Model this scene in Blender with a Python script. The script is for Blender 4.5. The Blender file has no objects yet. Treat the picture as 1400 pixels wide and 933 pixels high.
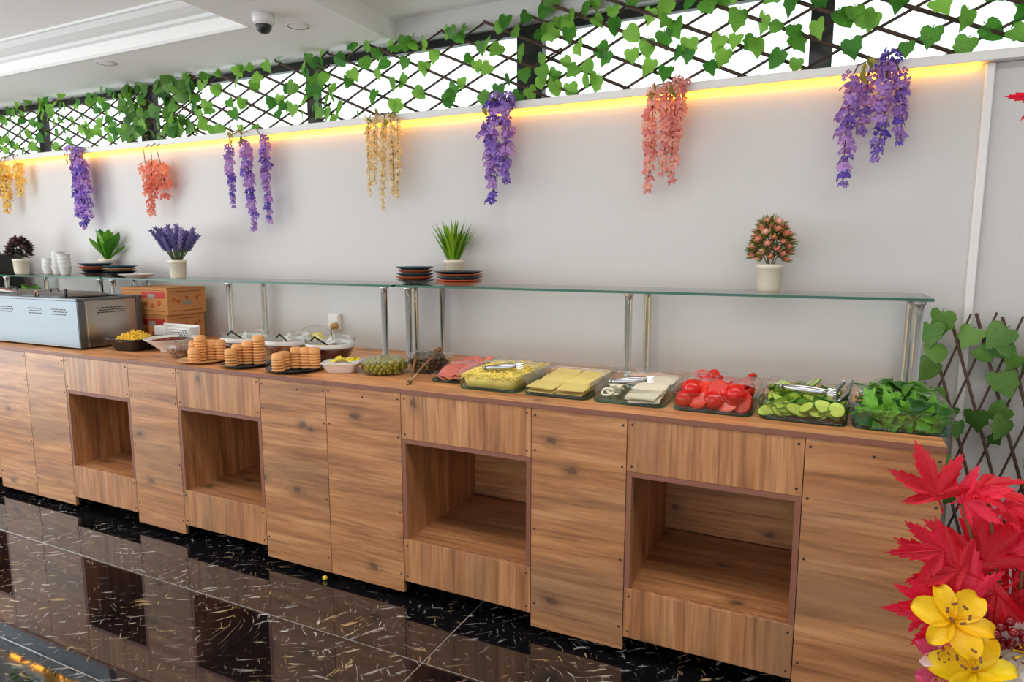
import bpy, math, random
from mathutils import Vector, Matrix, Euler, noise
random.seed(11)
PI = math.pi
S = bpy.context.scene
COL = S.collection

# ------------------------------------------------------------------ camera
cam_d = bpy.data.cameras.new('camera')
cam_d.sensor_fit = 'HORIZONTAL'
cam_d.sensor_width = 36.0
cam_d.lens = 36.0 * 900.6 / 1400.0
cam_d.clip_start = 0.05
cam = bpy.data.objects.new('camera', cam_d)
COL.objects.link(cam)
cam.location = (3.8165, -2.1358, 1.4394)
cam.rotation_euler = (PI / 2 - 0.1337, -0.0003, 0.4458)
S.camera = cam

# ------------------------------------------------------------------ sky
W = bpy.data.worlds.new('sky')
S.world = W
W.use_nodes = True
wn = W.node_tree
wn.nodes['Background'].inputs[0].default_value = (0.93, 0.98, 1.0, 1)
wn.nodes['Background'].inputs[1].default_value = 2.2

# ------------------------------------------------------------------ daylight through the glazed shop front and the left windows, plus added overhead fill
def area(name, loc, rot, sx, sy, power, color):
    l = bpy.data.lights.new(name, 'AREA')
    l.shape = 'RECTANGLE'; l.size = sx; l.size_y = sy
    l.energy = power; l.color = color
    o = bpy.data.objects.new(name, l); COL.objects.link(o)
    o.location = loc; o.rotation_euler = rot
    return o
area('daylight_left_windows', (-2.50, -2.1, 1.15), (PI / 2 + 0.32, 0, -PI / 2), 3.2, 2.0, 106, (0.90, 0.96, 1.0))
area('daylight_shop_front', (1.2, -5.35, 1.0), (PI / 2 + 1.3, 0, 0), 7.0, 1.7, 120, (0.97, 0.98, 1.0))
area('added_fill_over_room', (3.7, -0.85, 2.62), (0, 0, 0), 3.6, 0.5, 47, (1.0, 0.95, 0.89))  # added overhead fill that brightens the worktop; no fitting stands for it
area('added_fill_in_tray', (-0.7, -0.85, 2.66), (0, 0, 0), 3.2, 0.7, 32, (1.0, 0.95, 0.89))  # second added fill, unseen, under the tray ceiling

# ------------------------------------------------------------------ exposure
S.view_settings.view_transform = 'Standard'
S.view_settings.look = 'None'
S.view_settings.gamma = 1.0
S.view_settings.use_curve_mapping = False
S.view_settings.exposure = -0.42
S.cycles.use_denoising = True
S.cycles.max_bounces = 12
S.cycles.transparent_max_bounces = 24
S.cycles.caustics_reflective = False
S.cycles.caustics_refractive = False

# ================================================================== materials
def srgb(r, g, b):
    f = lambda c: (c / 255 / 12.92) if c / 255 <= 0.04045 else ((c / 255 + 0.055) / 1.055) ** 2.4
    return (f(r), f(g), f(b), 1)

def newmat(name):
    m = bpy.data.materials.new(name); m.use_nodes = True
    nt = m.node_tree
    return m, nt, nt.nodes['Principled BSDF'], nt.nodes['Material Output']

def plain(name, col, rough=0.5, metal=0.0, var=0.0, bump=0.0, bscale=60, emit=None, estr=0, sub=0):
    m, nt, p, out = newmat(name)
    p.inputs['Base Color'].default_value = col
    p.inputs['Roughness'].default_value = rough
    p.inputs['Metallic'].default_value = metal
    if sub:
        p.inputs['Subsurface Weight'].default_value = sub
        p.inputs['Subsurface Radius'].default_value = (0.01, 0.006, 0.004)
    if emit:
        p.inputs['Emission Color'].default_value = emit
        p.inputs['Emission Strength'].default_value = estr
    if var or bump:
        tc = nt.nodes.new('ShaderNodeTexCoord')
        n = nt.nodes.new('ShaderNodeTexNoise'); n.inputs['Scale'].default_value = bscale
        n.inputs['Detail'].default_value = 4
        nt.links.new(tc.outputs['Object'], n.inputs['Vector'])
        if var:
            hs = nt.nodes.new('ShaderNodeHueSaturation'); hs.inputs['Color'].default_value = col
            oi = nt.nodes.new('ShaderNodeObjectInfo')
            a = nt.nodes.new('ShaderNodeMath'); a.operation = 'ADD'
            nt.links.new(n.outputs['Fac'], a.inputs[0]); nt.links.new(oi.outputs['Random'], a.inputs[1])
            mr = nt.nodes.new('ShaderNodeMapRange')
            mr.inputs['From Min'].default_value = 0.3; mr.inputs['From Max'].default_value = 1.7
            mr.inputs['To Min'].default_value = 1 - var; mr.inputs['To Max'].default_value = 1 + var
            nt.links.new(a.outputs[0], mr.inputs['Value'])
            nt.links.new(mr.outputs[0], hs.inputs['Value'])
            nt.links.new(hs.outputs[0], p.inputs['Base Color'])
        if bump:
            b = nt.nodes.new('ShaderNodeBump'); b.inputs['Strength'].default_value = bump
            b.inputs['Distance'].default_value = 0.004
            nt.links.new(n.outputs['Fac'], b.inputs['Height'])
            nt.links.new(b.outputs[0], p.inputs['Normal'])
    return m

def two_tone(name, ca, cb, rough=0.6, trans=0.35, vein=None):
    """petals and leaves: colour varies between the two tones from piece to piece; thin, lets light through"""
    m, nt, p, out = newmat(name)
    oi = nt.nodes.new('ShaderNodeObjectInfo')
    tc = nt.nodes.new('ShaderNodeTexCoord')
    n = nt.nodes.new('ShaderNodeTexNoise'); n.inputs['Scale'].default_value = 18
    nt.links.new(tc.outputs['Object'], n.inputs['Vector'])
    a = nt.nodes.new('ShaderNodeMath'); a.operation = 'MULTIPLY_ADD'
    nt.links.new(n.outputs['Fac'], a.inputs[0]); a.inputs[1].default_value = 0.9
    s = nt.nodes.new('ShaderNodeMath'); s.operation = 'MULTIPLY_ADD'
    nt.links.new(oi.outputs['Random'], s.inputs[0]); s.inputs[1].default_value = 0.9; s.inputs[2].default_value = -0.45
    nt.links.new(s.outputs[0], a.inputs[2])
    r = nt.nodes.new('ShaderNodeValToRGB')
    r.color_ramp.elements[0].position = 0.1; r.color_ramp.elements[0].color = ca
    r.color_ramp.elements[1].position = 0.9; r.color_ramp.elements[1].color = cb
    nt.links.new(a.outputs[0], r.inputs[0])
    col = r.outputs[0]
    nt.links.new(col, p.inputs['Base Color'])
    p.inputs['Roughness'].default_value = rough
    if trans:
        t = nt.nodes.new('ShaderNodeBsdfTranslucent')
        nt.links.new(col, t.inputs['Color'])
        mx = nt.nodes.new('ShaderNodeMixShader'); mx.inputs[0].default_value = trans
        nt.links.new(p.outputs[0], mx.inputs[1]); nt.links.new(t.outputs[0], mx.inputs[2])
        nt.links.new(mx.outputs[0], out.inputs['Surface'])
    return m

def thin_glass(name, tint=(1, 1, 1, 1), rough=0.02, boost=0.0, haze=0.0, ior=1.5):
    """thin clear sheet: light passes straight through, mirror reflection by Fresnel"""
    m, nt, p, out = newmat(name)
    nt.nodes.remove(p)
    t = nt.nodes.new('ShaderNodeBsdfTransparent'); t.inputs[0].default_value = tint
    g = nt.nodes.new('ShaderNodeBsdfGlossy'); g.inputs['Roughness'].default_value = rough
    lw = nt.nodes.new('ShaderNodeLayerWeight'); lw.inputs['Blend'].default_value = 0.5
    pw = nt.nodes.new('ShaderNodeMath'); pw.operation = 'POWER'; pw.inputs[1].default_value = 5.0
    nt.links.new(lw.outputs['Facing'], pw.inputs[0])
    a = nt.nodes.new('ShaderNodeMath'); a.operation = 'MULTIPLY_ADD'; a.use_clamp = True
    f0 = ((ior - 1) / (ior + 1)) ** 2
    a.inputs[1].default_value = 0.9 - f0; a.inputs[2].default_value = f0 + boost
    nt.links.new(pw.outputs[0], a.inputs[0])
    mx = nt.nodes.new('ShaderNodeMixShader')
    nt.links.new(a.outputs[0], mx.inputs[0]); nt.links.new(t.outputs[0], mx.inputs[1]); nt.links.new(g.outputs[0], mx.inputs[2])
    res = mx.outputs[0]
    if haze:
        d = nt.nodes.new('ShaderNodeBsdfDiffuse'); d.inputs[0].default_value = (0.9, 0.9, 0.92, 1)
        m2 = nt.nodes.new('ShaderNodeMixShader'); m2.inputs[0].default_value = haze
        nt.links.new(res, m2.inputs[1]); nt.links.new(d.outputs[0], m2.inputs[2]); res = m2.outputs[0]
    nt.links.new(res, out.inputs['Surface'])
    return m

def wood(name, axis, flat=1, light=1.0):
    """knotty pine laminate, grain along local axis 0 (x) or 2 (z)"""
    m, nt, p, out = newmat(name)
    N, L = nt.nodes.new, nt.links.new
    tc = N('ShaderNodeTexCoord'); oi = N('ShaderNodeObjectInfo')
    cmb = N('ShaderNodeCombineXYZ')
    for i, k in enumerate((37.0, 11.0, 53.0)):
        mm = N('ShaderNodeMath'); mm.operation = 'MULTIPLY'; mm.inputs[1].default_value = k
        L(oi.outputs['Random'], mm.inputs[0]); L(mm.outputs[0], cmb.inputs[i])
    ad = N('ShaderNodeVectorMath'); ad.operation = 'ADD'
    L(tc.outputs['Object'], ad.inputs[0]); L(cmb.outputs[0], ad.inputs[1])
    def mapped(along, across):
        mp = N('ShaderNodeMapping')
        sc = [across] * 3; sc[axis] = along
        mp.inputs['Scale'].default_value = sc
        L(ad.outputs[0], mp.inputs[0]); return mp
    mA = mapped(1.6, 22.0)
    n1 = N('ShaderNodeTexNoise'); n1.inputs['Scale'].default_value = 1.0; n1.inputs['Detail'].default_value = 7
    n1.inputs['Roughness'].default_value = 0.62; n1.inputs['Distortion'].default_value = 0.55
    L(mA.outputs[0], n1.inputs['Vector'])
    r1 = N('ShaderNodeValToRGB'); cr = r1.color_ramp
    cr.elements[0].position = 0.28; cr.elements[0].color = srgb(134, 86, 56)
    cr.elements[1].position = 0.74; cr.elements[1].color = srgb(212, 160, 114)
    e = cr.elements.new(0.5); e.color = srgb(180, 126, 84)
    L(n1.outputs['Fac'], r1.inputs[0])
    # broad grey weathered bands
    mB = mapped(0.9, 4.0)
    n2 = N('ShaderNodeTexNoise'); n2.inputs['Scale'].default_value = 1.0; n2.inputs['Detail'].default_value = 3; n2.inputs['Distortion'].default_value = 0.5
    L(mB.outputs[0], n2.inputs['Vector'])
    r2 = N('ShaderNodeValToRGB'); r2.color_ramp.elements[0].position = 0.5; r2.color_ramp.elements[0].color = (0, 0, 0, 1)
    r2.color_ramp.elements[1].position = 0.72; r2.color_ramp.elements[1].color = (0.62, 0.62, 0.62, 1)
    L(n2.outputs['Fac'], r2.inputs[0])
    mx1 = N('ShaderNodeMix'); mx1.data_type = 'RGBA'; mx1.inputs['B'].default_value = srgb(138, 106, 82)
    L(r2.outputs[0], mx1.inputs['Factor']); L(r1.outputs[0], mx1.inputs['A'])
    # dark fine streaks
    mC = mapped(3.5, 75.0)
    n3 = N('ShaderNodeTexNoise'); n3.inputs['Scale'].default_value = 1.0; n3.inputs['Detail'].default_value = 5; n3.inputs['Distortion'].default_value = 0.4
    L(mC.outputs[0], n3.inputs['Vector'])
    r3 = N('ShaderNodeValToRGB'); r3.color_ramp.elements[0].position = 0.30; r3.color_ramp.elements[0].color = (0.45, 0.45, 0.45, 1)
    r3.color_ramp.elements[1].position = 0.5; r3.color_ramp.elements[1].color = (0, 0, 0, 1)
    L(n3.outputs['Fac'], r3.inputs[0])
    mx2 = N('ShaderNodeMix'); mx2.data_type = 'RGBA'; mx2.inputs['B'].default_value = srgb(92, 58, 40)
    L(r3.outputs[0], mx2.inputs['Factor']); L(mx1.outputs['Result'], mx2.inputs['A'])
    # knots, laid out in the plane of the board
    sx = N('ShaderNodeSeparateXYZ'); L(ad.outputs[0], sx.inputs[0])
    other = [k for k in range(3) if k not in (axis, flat)][0]
    kc = N('ShaderNodeCombineXYZ')
    for inp, ax, scl in ((0, axis, 3.4), (1, other, 5.2)):
        mm = N('ShaderNodeMath'); mm.operation = 'MULTIPLY'; mm.inputs[1].default_value = scl
        L(sx.outputs[ax], mm.inputs[0]); L(mm.outputs[0], kc.inputs[inp])
    wv = N('ShaderNodeTexNoise'); wv.inputs['Scale'].default_value = 5.0; wv.inputs['Detail'].default_value = 3
    L(kc.outputs[0], wv.inputs['Vector'])
    wm = N('ShaderNodeVectorMath'); wm.operation = 'MULTIPLY_ADD'; wm.inputs[1].default_value = (0.22, 0.14, 0)
    L(wv.outputs['Color'], wm.inputs[0]); L(kc.outputs[0], wm.inputs[2])
    vo = N('ShaderNodeTexVoronoi'); vo.voronoi_dimensions = '2D'; vo.inputs['Scale'].default_value = 1.0
    L(wm.outputs[0], vo.inputs['Vector'])
    r4 = N('ShaderNodeValToRGB'); c4 = r4.color_ramp
    c4.elements[0].position = 0.0; c4.elements[0].color = (0.85, 0.85, 0.85, 1)
    c4.elements[1].position = 0.22; c4.elements[1].color = (0, 0, 0, 1)
    e = c4.elements.new(0.055); e.color = (0.75, 0.75, 0.75, 1)
    e = c4.elements.new(0.085); e.color = (0.32, 0.32, 0.32, 1)
    L(vo.outputs['Distance'], r4.inputs[0])
    sep = N('ShaderNodeSeparateColor'); L(vo.outputs['Color'], sep.inputs[0])
    gt = N('ShaderNodeMath'); gt.operation = 'GREATER_THAN'; gt.inputs[1].default_value = 0.50
    L(sep.outputs[0], gt.inputs[0])
    km = N('ShaderNodeMath'); km.operation = 'MULTIPLY'
    L(r4.outputs[0], km.inputs[0]); L(gt.outputs[0], km.inputs[1])
    mx3 = N('ShaderNodeMix'); mx3.data_type = 'RGBA'; mx3.inputs['B'].default_value = srgb(78, 56, 44)
    L(km.outputs[0], mx3.inputs['Factor']); L(mx2.outputs['Result'], mx3.inputs['A'])
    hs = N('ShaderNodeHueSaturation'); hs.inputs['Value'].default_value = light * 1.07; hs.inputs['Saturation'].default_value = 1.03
    L(mx3.outputs['Result'], hs.inputs['Color'])
    L(hs.outputs[0], p.inputs['Base Color'])
    p.inputs['Roughness'].default_value = 0.42
    b = N('ShaderNodeBump'); b.inputs['Strength'].default_value = 0.08; b.inputs['Distance'].default_value = 0.002
    L(n3.outputs['Fac'], b.inputs['Height']); L(b.outputs[0], p.inputs['Normal'])
    return m

def marble(name):
    m, nt, p, out = newmat(name)
    N, L = nt.nodes.new, nt.links.new
    tc = N('ShaderNodeTexCoord'); oi = N('ShaderNodeObjectInfo')
    cmb = N('ShaderNodeCombineXYZ')
    for i, k in enumerate((61.0, 23.0, 0.0)):
        mm = N('ShaderNodeMath'); mm.operation = 'MULTIPLY'; mm.inputs[1].default_value = k
        L(oi.outputs['Random'], mm.inputs[0]); L(mm.outputs[0], cmb.inputs[i])
    ad = N('ShaderNodeVectorMath'); ad.operation = 'ADD'
    L(tc.outputs['Object'], ad.inputs[0]); L(cmb.outputs[0], ad.inputs[1])
    def flecks(rot, sx, sy, lo, hi, warp, wscale):
        w = N('ShaderNodeTexNoise'); w.inputs['Scale'].default_value = wscale; w.inputs['Detail'].default_value = 2
        L(ad.outputs[0], w.inputs['Vector'])
        sb = N('ShaderNodeVectorMath'); sb.operation = 'SUBTRACT'; sb.inputs[1].default_value = (0.5, 0.5, 0.5)
        L(w.outputs['Color'], sb.inputs[0])
        ma = N('ShaderNodeVectorMath'); ma.operation = 'MULTIPLY_ADD'; ma.inputs[1].default_value = (warp, warp, 0)
        L(sb.outputs[0], ma.inputs[0]); L(ad.outputs[0], ma.inputs[2])
        mp = N('ShaderNodeMapping'); mp.vector_type = 'TEXTURE'
        mp.inputs['Rotation'].default_value = (0, 0, rot)
        mp.inputs['Scale'].default_value = (1 / sx, 1 / sy, 1)
        L(ma.outputs[0], mp.inputs[0])
        n = N('ShaderNodeTexNoise'); n.inputs['Scale'].default_value = 1; n.inputs['Detail'].default_value = 3; n.inputs['Roughness'].default_value = 0.55
        L(mp.outputs[0], n.inputs['Vector'])
        r = N('ShaderNodeValToRGB'); r.color_ramp.elements[0].position = lo; r.color_ramp.elements[0].color = (0, 0, 0, 1)
        r.color_ramp.elements[1].position = hi; r.color_ramp.elements[1].color = (1, 1, 1, 1)
        L(n.outputs['Fac'], r.inputs[0]); return r.outputs[0]
    f1 = flecks(0.6, 11, 52, 0.60, 0.68, 0.30, 2.2)
    f2 = flecks(2.3, 16, 80, 0.62, 0.70, 0.26, 3.1)
    # broad mask so the veining gathers in drifts
    k = N('ShaderNodeTexNoise'); k.inputs['Scale'].default_value = 3.2; k.inputs['Detail'].default_value = 2
    L(ad.outputs[0], k.inputs['Vector'])
    kr = N('ShaderNodeValToRGB'); kr.color_ramp.elements[0].position = 0.38; kr.color_ramp.elements[0].color = (0.10, 0.10, 0.10, 1)
    kr.color_ramp.elements[1].position = 0.62; kr.color_ramp.elements[1].color = (1, 1, 1, 1)
    L(k.outputs['Fac'], kr.inputs[0])
    mxm = N('ShaderNodeMath'); mxm.operation = 'MAXIMUM'; L(f1, mxm.inputs[0]); L(f2, mxm.inputs[1])
    mul = N('ShaderNodeMath'); mul.operation = 'MULTIPLY'; L(mxm.outputs[0], mul.inputs[0]); L(kr.outputs[0], mul.inputs[1])
    gold = N('ShaderNodeTexNoise'); gold.inputs['Scale'].default_value = 5.0
    L(ad.outputs[0], gold.inputs['Vector'])
    gr = N('ShaderNodeValToRGB'); gr.color_ramp.elements[0].position = 0.45; gr.color_ramp.elements[0].color = srgb(205, 205, 205)
    gr.color_ramp.elements[1].position = 0.6; gr.color_ramp.elements[1].color = srgb(206, 176, 122)
    L(gold.outputs['Fac'], gr.inputs[0])
    mx = N('ShaderNodeMix'); mx.data_type = 'RGBA'; mx.inputs['A'].default_value = (0.006, 0.006, 0.008, 1)
    L(mul.outputs[0], mx.inputs['Factor']); L(gr.outputs[0], mx.inputs['B'])
    L(mx.outputs['Result'], p.inputs['Base Color'])
    p.inputs['Roughness'].default_value = 0.035
    p.inputs['IOR'].default_value = 2.15
    return m

def brushed(name, col=(0.62, 0.62, 0.63, 1), rough=0.28):
    m, nt, p, out = newmat(name)
    p.inputs['Base Color'].default_value = col; p.inputs['Metallic'].default_value = 1
    tc = nt.nodes.new('ShaderNodeTexCoord'); mp = nt.nodes.new('ShaderNodeMapping'); mp.inputs['Scale'].default_value = (2, 2, 180)
    n = nt.nodes.new('ShaderNodeTexNoise'); n.inputs['Scale'].default_value = 2
    nt.links.new(tc.outputs['Object'], mp.inputs[0]); nt.links.new(mp.outputs[0], n.inputs['Vector'])
    mr = nt.nodes.new('ShaderNodeMapRange'); mr.inputs['To Min'].default_value = rough - 0.06; mr.inputs['To Max'].default_value = rough + 0.08
    nt.links.new(n.outputs['Fac'], mr.inputs['Value']); nt.links.new(mr.outputs[0], p.inputs['Roughness'])
    return m

M = {}
M['wall'] = plain('wall_paint', (0.62, 0.605, 0.60, 1), 0.6, var=0.015, bscale=3, bump=0.02)
M['ceiling'] = plain('ceiling_paint', (0.90, 0.885, 0.865, 1), 0.7, var=0.01, bscale=2)
M['trim'] = plain('white_trim_paint', (0.8, 0.795, 0.78, 1), 0.45, var=0.01, bscale=4)
M['wood_x'] = wood('pine_laminate_long', 0, 1)
M['wood_z'] = wood('pine_laminate_upright', 2, 1)
M['wood_top_lit'] = wood('pine_laminate_flat_lit', 0, 2, 1.42)  # same laminate made lighter, overhead light put into the worktop colour
M['wood_in_shaded'] = wood('pine_laminate_inside_shaded', 0, 2, 0.96)  # same laminate toned down, cubby shade put into the colour
M['wood_side'] = wood('pine_laminate_side', 2, 0)
M['ply'] = plain('reddish_plywood_edge', srgb(140, 88, 70), 0.55, var=0.12, bscale=25)
M['dark_gap'] = plain('dark_underside', (0.012, 0.012, 0.013, 1), 0.7, var=0.1)
M['screw'] = plain('screw_head', srgb(62, 40, 30), 0.5, var=0.1)
M['marble'] = marble('black_marble')
M['grout'] = plain('pale_grout', srgb(176, 168, 160), 0.6, var=0.1, bscale=20)
M['frame'] = plain('black_window_frame', (0.018, 0.019, 0.022, 1), 0.35, var=0.1)
M['pane'] = thin_glass('window_pane', (0.97, 1.0, 0.985, 1), 0.03, 0.0, haze=0.03)
M['led'] = plain('warm_led', (1, 0.6, 0.1, 1), 0.5, emit=(1.0, 0.43, 0.025, 1), estr=12.0)
M['shelf_glass'] = thin_glass('shelf_glass', (0.90, 0.97, 0.95, 1), 0.01)
M['glass_edge'] = plain('green_glass_edge', srgb(10, 84, 66), 0.3, var=0.08, bscale=3)
M['chrome'] = plain('chrome', (0.66, 0.66, 0.67, 1), 0.2, 1.0, var=0.02)
M['steel'] = brushed('brushed_steel', (0.165, 0.185, 0.20, 1), 0.45)
M['steel_dark'] = brushed('steel_side', (0.5, 0.46, 0.42, 1), 0.3)
M['black'] = plain('black_plastic', (0.015, 0.015, 0.016, 1), 0.35, var=0.1)
M['glass'] = thin_glass('clear_glass', (0.965, 0.985, 0.98, 1), 0.02, 0.015)
M['glass_teal'] = thin_glass('teal_glass_base', (0.42, 0.80, 0.77, 1), 0.03, 0.02)
M['film'] = thin_glass('cling_film', (0.985, 0.985, 0.985, 1), 0.10, 0.03, haze=0.07)
M['tongs'] = brushed('tongs_steel', (0.46, 0.47, 0.49, 1), 0.26)
M['white'] = plain('white_glaze', (0.80, 0.79, 0.77, 1), 0.2, var=0.02, bscale=6)
M['cream'] = plain('cream_glaze', (0.76, 0.70, 0.58, 1), 0.3, var=0.04, bscale=8)
M['teal_plate'] = plain('teal_plate', srgb(24, 82, 104), 0.25, var=0.06, bscale=8)
M['navy_plate'] = plain('dark_plate', srgb(28, 42, 54), 0.25, var=0.06, bscale=8)
M['orange_plate'] = plain('orange_plate', srgb(205, 104, 58), 0.3, var=0.06, bscale=8)
M['tan_plate'] = plain('tan_plate', srgb(205, 160, 105), 0.3, var=0.05, bscale=8)
M['bark'] = plain('willow_stick', srgb(74, 52, 42), 0.7, var=0.25, bscale=14, bump=0.15)
M['stem'] = plain('plant_stem', srgb(70, 92, 38), 0.6, var=0.15)
M['stem_brown'] = plain('brown_stem', srgb(110, 82, 40), 0.6, var=0.15)
M['ivy'] = two_tone('ivy_leaf', srgb(62, 132, 38), srgb(150, 204, 78), 0.45, 0.55)
M['ivy_dark'] = two_tone('ivy_leaf_dark', srgb(58, 108, 44), srgb(118, 164, 70), 0.5, 0.3)
M['purple'] = two_tone('violet_petal', srgb(106, 78, 190), srgb(202, 158, 224), 0.6, 0.3)
M['coral'] = two_tone('coral_petal', srgb(234, 132, 108), srgb(250, 180, 152), 0.6, 0.35)
M['pink'] = two_tone('pink_petal', srgb(226, 140, 138), srgb(248, 190, 170), 0.6, 0.35)
M['creamy'] = two_tone('cream_petal', srgb(232, 206, 142), srgb(252, 240, 204), 0.6, 0.35)
M['yellow_p'] = two_tone('yellow_petal', srgb(238, 198, 90), srgb(252, 232, 150), 0.6, 0.35)
M['olive_leaf'] = two_tone('yellow_green_leaf', srgb(122, 118, 36), srgb(176, 168, 70), 0.6, 0.35)
M['maple'] = two_tone('red_maple_leaf', srgb(214, 8, 36), srgb(255, 40, 84), 0.5, 0.4)
M['lily'] = two_tone('yellow_lily', srgb(246, 196, 0), srgb(255, 226, 26), 0.45, 0.25)
M['pinkwhite'] = two_tone('pink_white_lily', srgb(228, 70, 122), srgb(250, 226, 230), 0.5, 0.3)
M['white_petal'] = two_tone('white_petal', srgb(232, 222, 220), srgb(250, 248, 246), 0.55, 0.3)
M['berry'] = plain('dark_red_berry', srgb(120, 8, 24), 0.2, var=0.2)
M['grass'] = two_tone('bright_grass', srgb(66, 124, 20), srgb(150, 194, 44), 0.5, 0.35)
M['lavender'] = two_tone('lavender_spike', srgb(104, 98, 160), srgb(164, 154, 206), 0.7, 0.2)
M['leafy'] = two_tone('fresh_leaf', srgb(44, 112, 20), srgb(110, 170, 44), 0.35, 0.25)
M['dark_leaf'] = two_tone('dark_foliage', srgb(44, 34, 36), srgb(98, 58, 60), 0.6, 0.1)
M['mid_leaf'] = two_tone('plant_leaf', srgb(66, 98, 32), srgb(130, 156, 66), 0.5, 0.35)
M['bud'] = two_tone('orange_pink_bud', srgb(222, 128, 98), srgb(248, 188, 164), 0.5, 0.2)
M['card'] = plain('cardboard', srgb(196, 134, 78), 0.75, var=0.08, bscale=12)
M['print_red'] = plain('red_print', srgb(176, 48, 40), 0.6, var=0.1)
M['print_dark'] = plain('brown_print', srgb(112, 66, 36), 0.6, var=0.1)
M['print_orange'] = plain('orange_print', srgb(190, 92, 40), 0.6, var=0.1)
M['print_grey'] = plain('grey_print', srgb(150, 140, 130), 0.6, var=0.1)
M['biscuit'] = plain('golden_biscuit', srgb(228, 166, 102), 0.65, var=0.14, bscale=40, bump=0.2)
M['jam'] = plain('dark_red_jam', srgb(92, 22, 16), 0.12, var=0.2, bscale=30, bump=0.2)
M['honey'] = plain('amber_jam', srgb(150, 76, 40), 0.12, var=0.2, bscale=30, bump=0.2)
M['cheese'] = plain('yellow_cheese', srgb(252, 228, 136), 0.5, var=0.05, bscale=20, sub=0.2)
M['cheese_w'] = plain('white_cheese', srgb(255, 248, 224), 0.5, var=0.04, bscale=20, sub=0.2)
M['grated'] = plain('grated_cheese', srgb(250, 228, 124), 0.55, var=0.1, bscale=50, sub=0.2)
M['ham'] = plain('pink_ham', srgb(226, 128, 116), 0.45, var=0.16, bscale=25, sub=0.2)
M['tomato'] = plain('tomato_skin', srgb(206, 22, 14), 0.2, var=0.12, bscale=20)
M['tomato_cut'] = plain('tomato_flesh', srgb(220, 50, 30), 0.25, var=0.2, bscale=60)
M['cuc_skin'] = plain('cucumber_skin', srgb(72, 128, 30), 0.35, var=0.15)
M['cuc'] = plain('cucumber_flesh', srgb(196, 216, 96), 0.35, var=0.08, bscale=60, sub=0.2)
M['greens'] = two_tone('salad_leaf', srgb(24, 84, 12), srgb(116, 184, 48), 0.4, 0.25)
M['olive'] = plain('green_olive', srgb(150, 150, 32), 0.25, var=0.2, bscale=30)
M['black_olive'] = plain('dark_olive', srgb(46, 34, 24), 0.2, var=0.35, bscale=30)
M['brown_olive'] = plain('brown_olive', srgb(116, 88, 40), 0.22, var=0.25, bscale=30)
M['bronze'] = plain('bronze_tongs', srgb(150, 118, 84), 0.3, 0.85, var=0.05)
M['lemon'] = plain('yellow_peel', srgb(226, 204, 56), 0.4, var=0.15, bscale=30)
M['fries'] = plain('golden_food', srgb(238, 196, 58), 0.5, var=0.2, bscale=30)
M['brown_food'] = plain('brown_food', srgb(140, 92, 62), 0.5, var=0.3, bscale=30)
M['soil'] = plain('dark_soil', srgb(52, 36, 28), 0.9, var=0.2)

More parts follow.
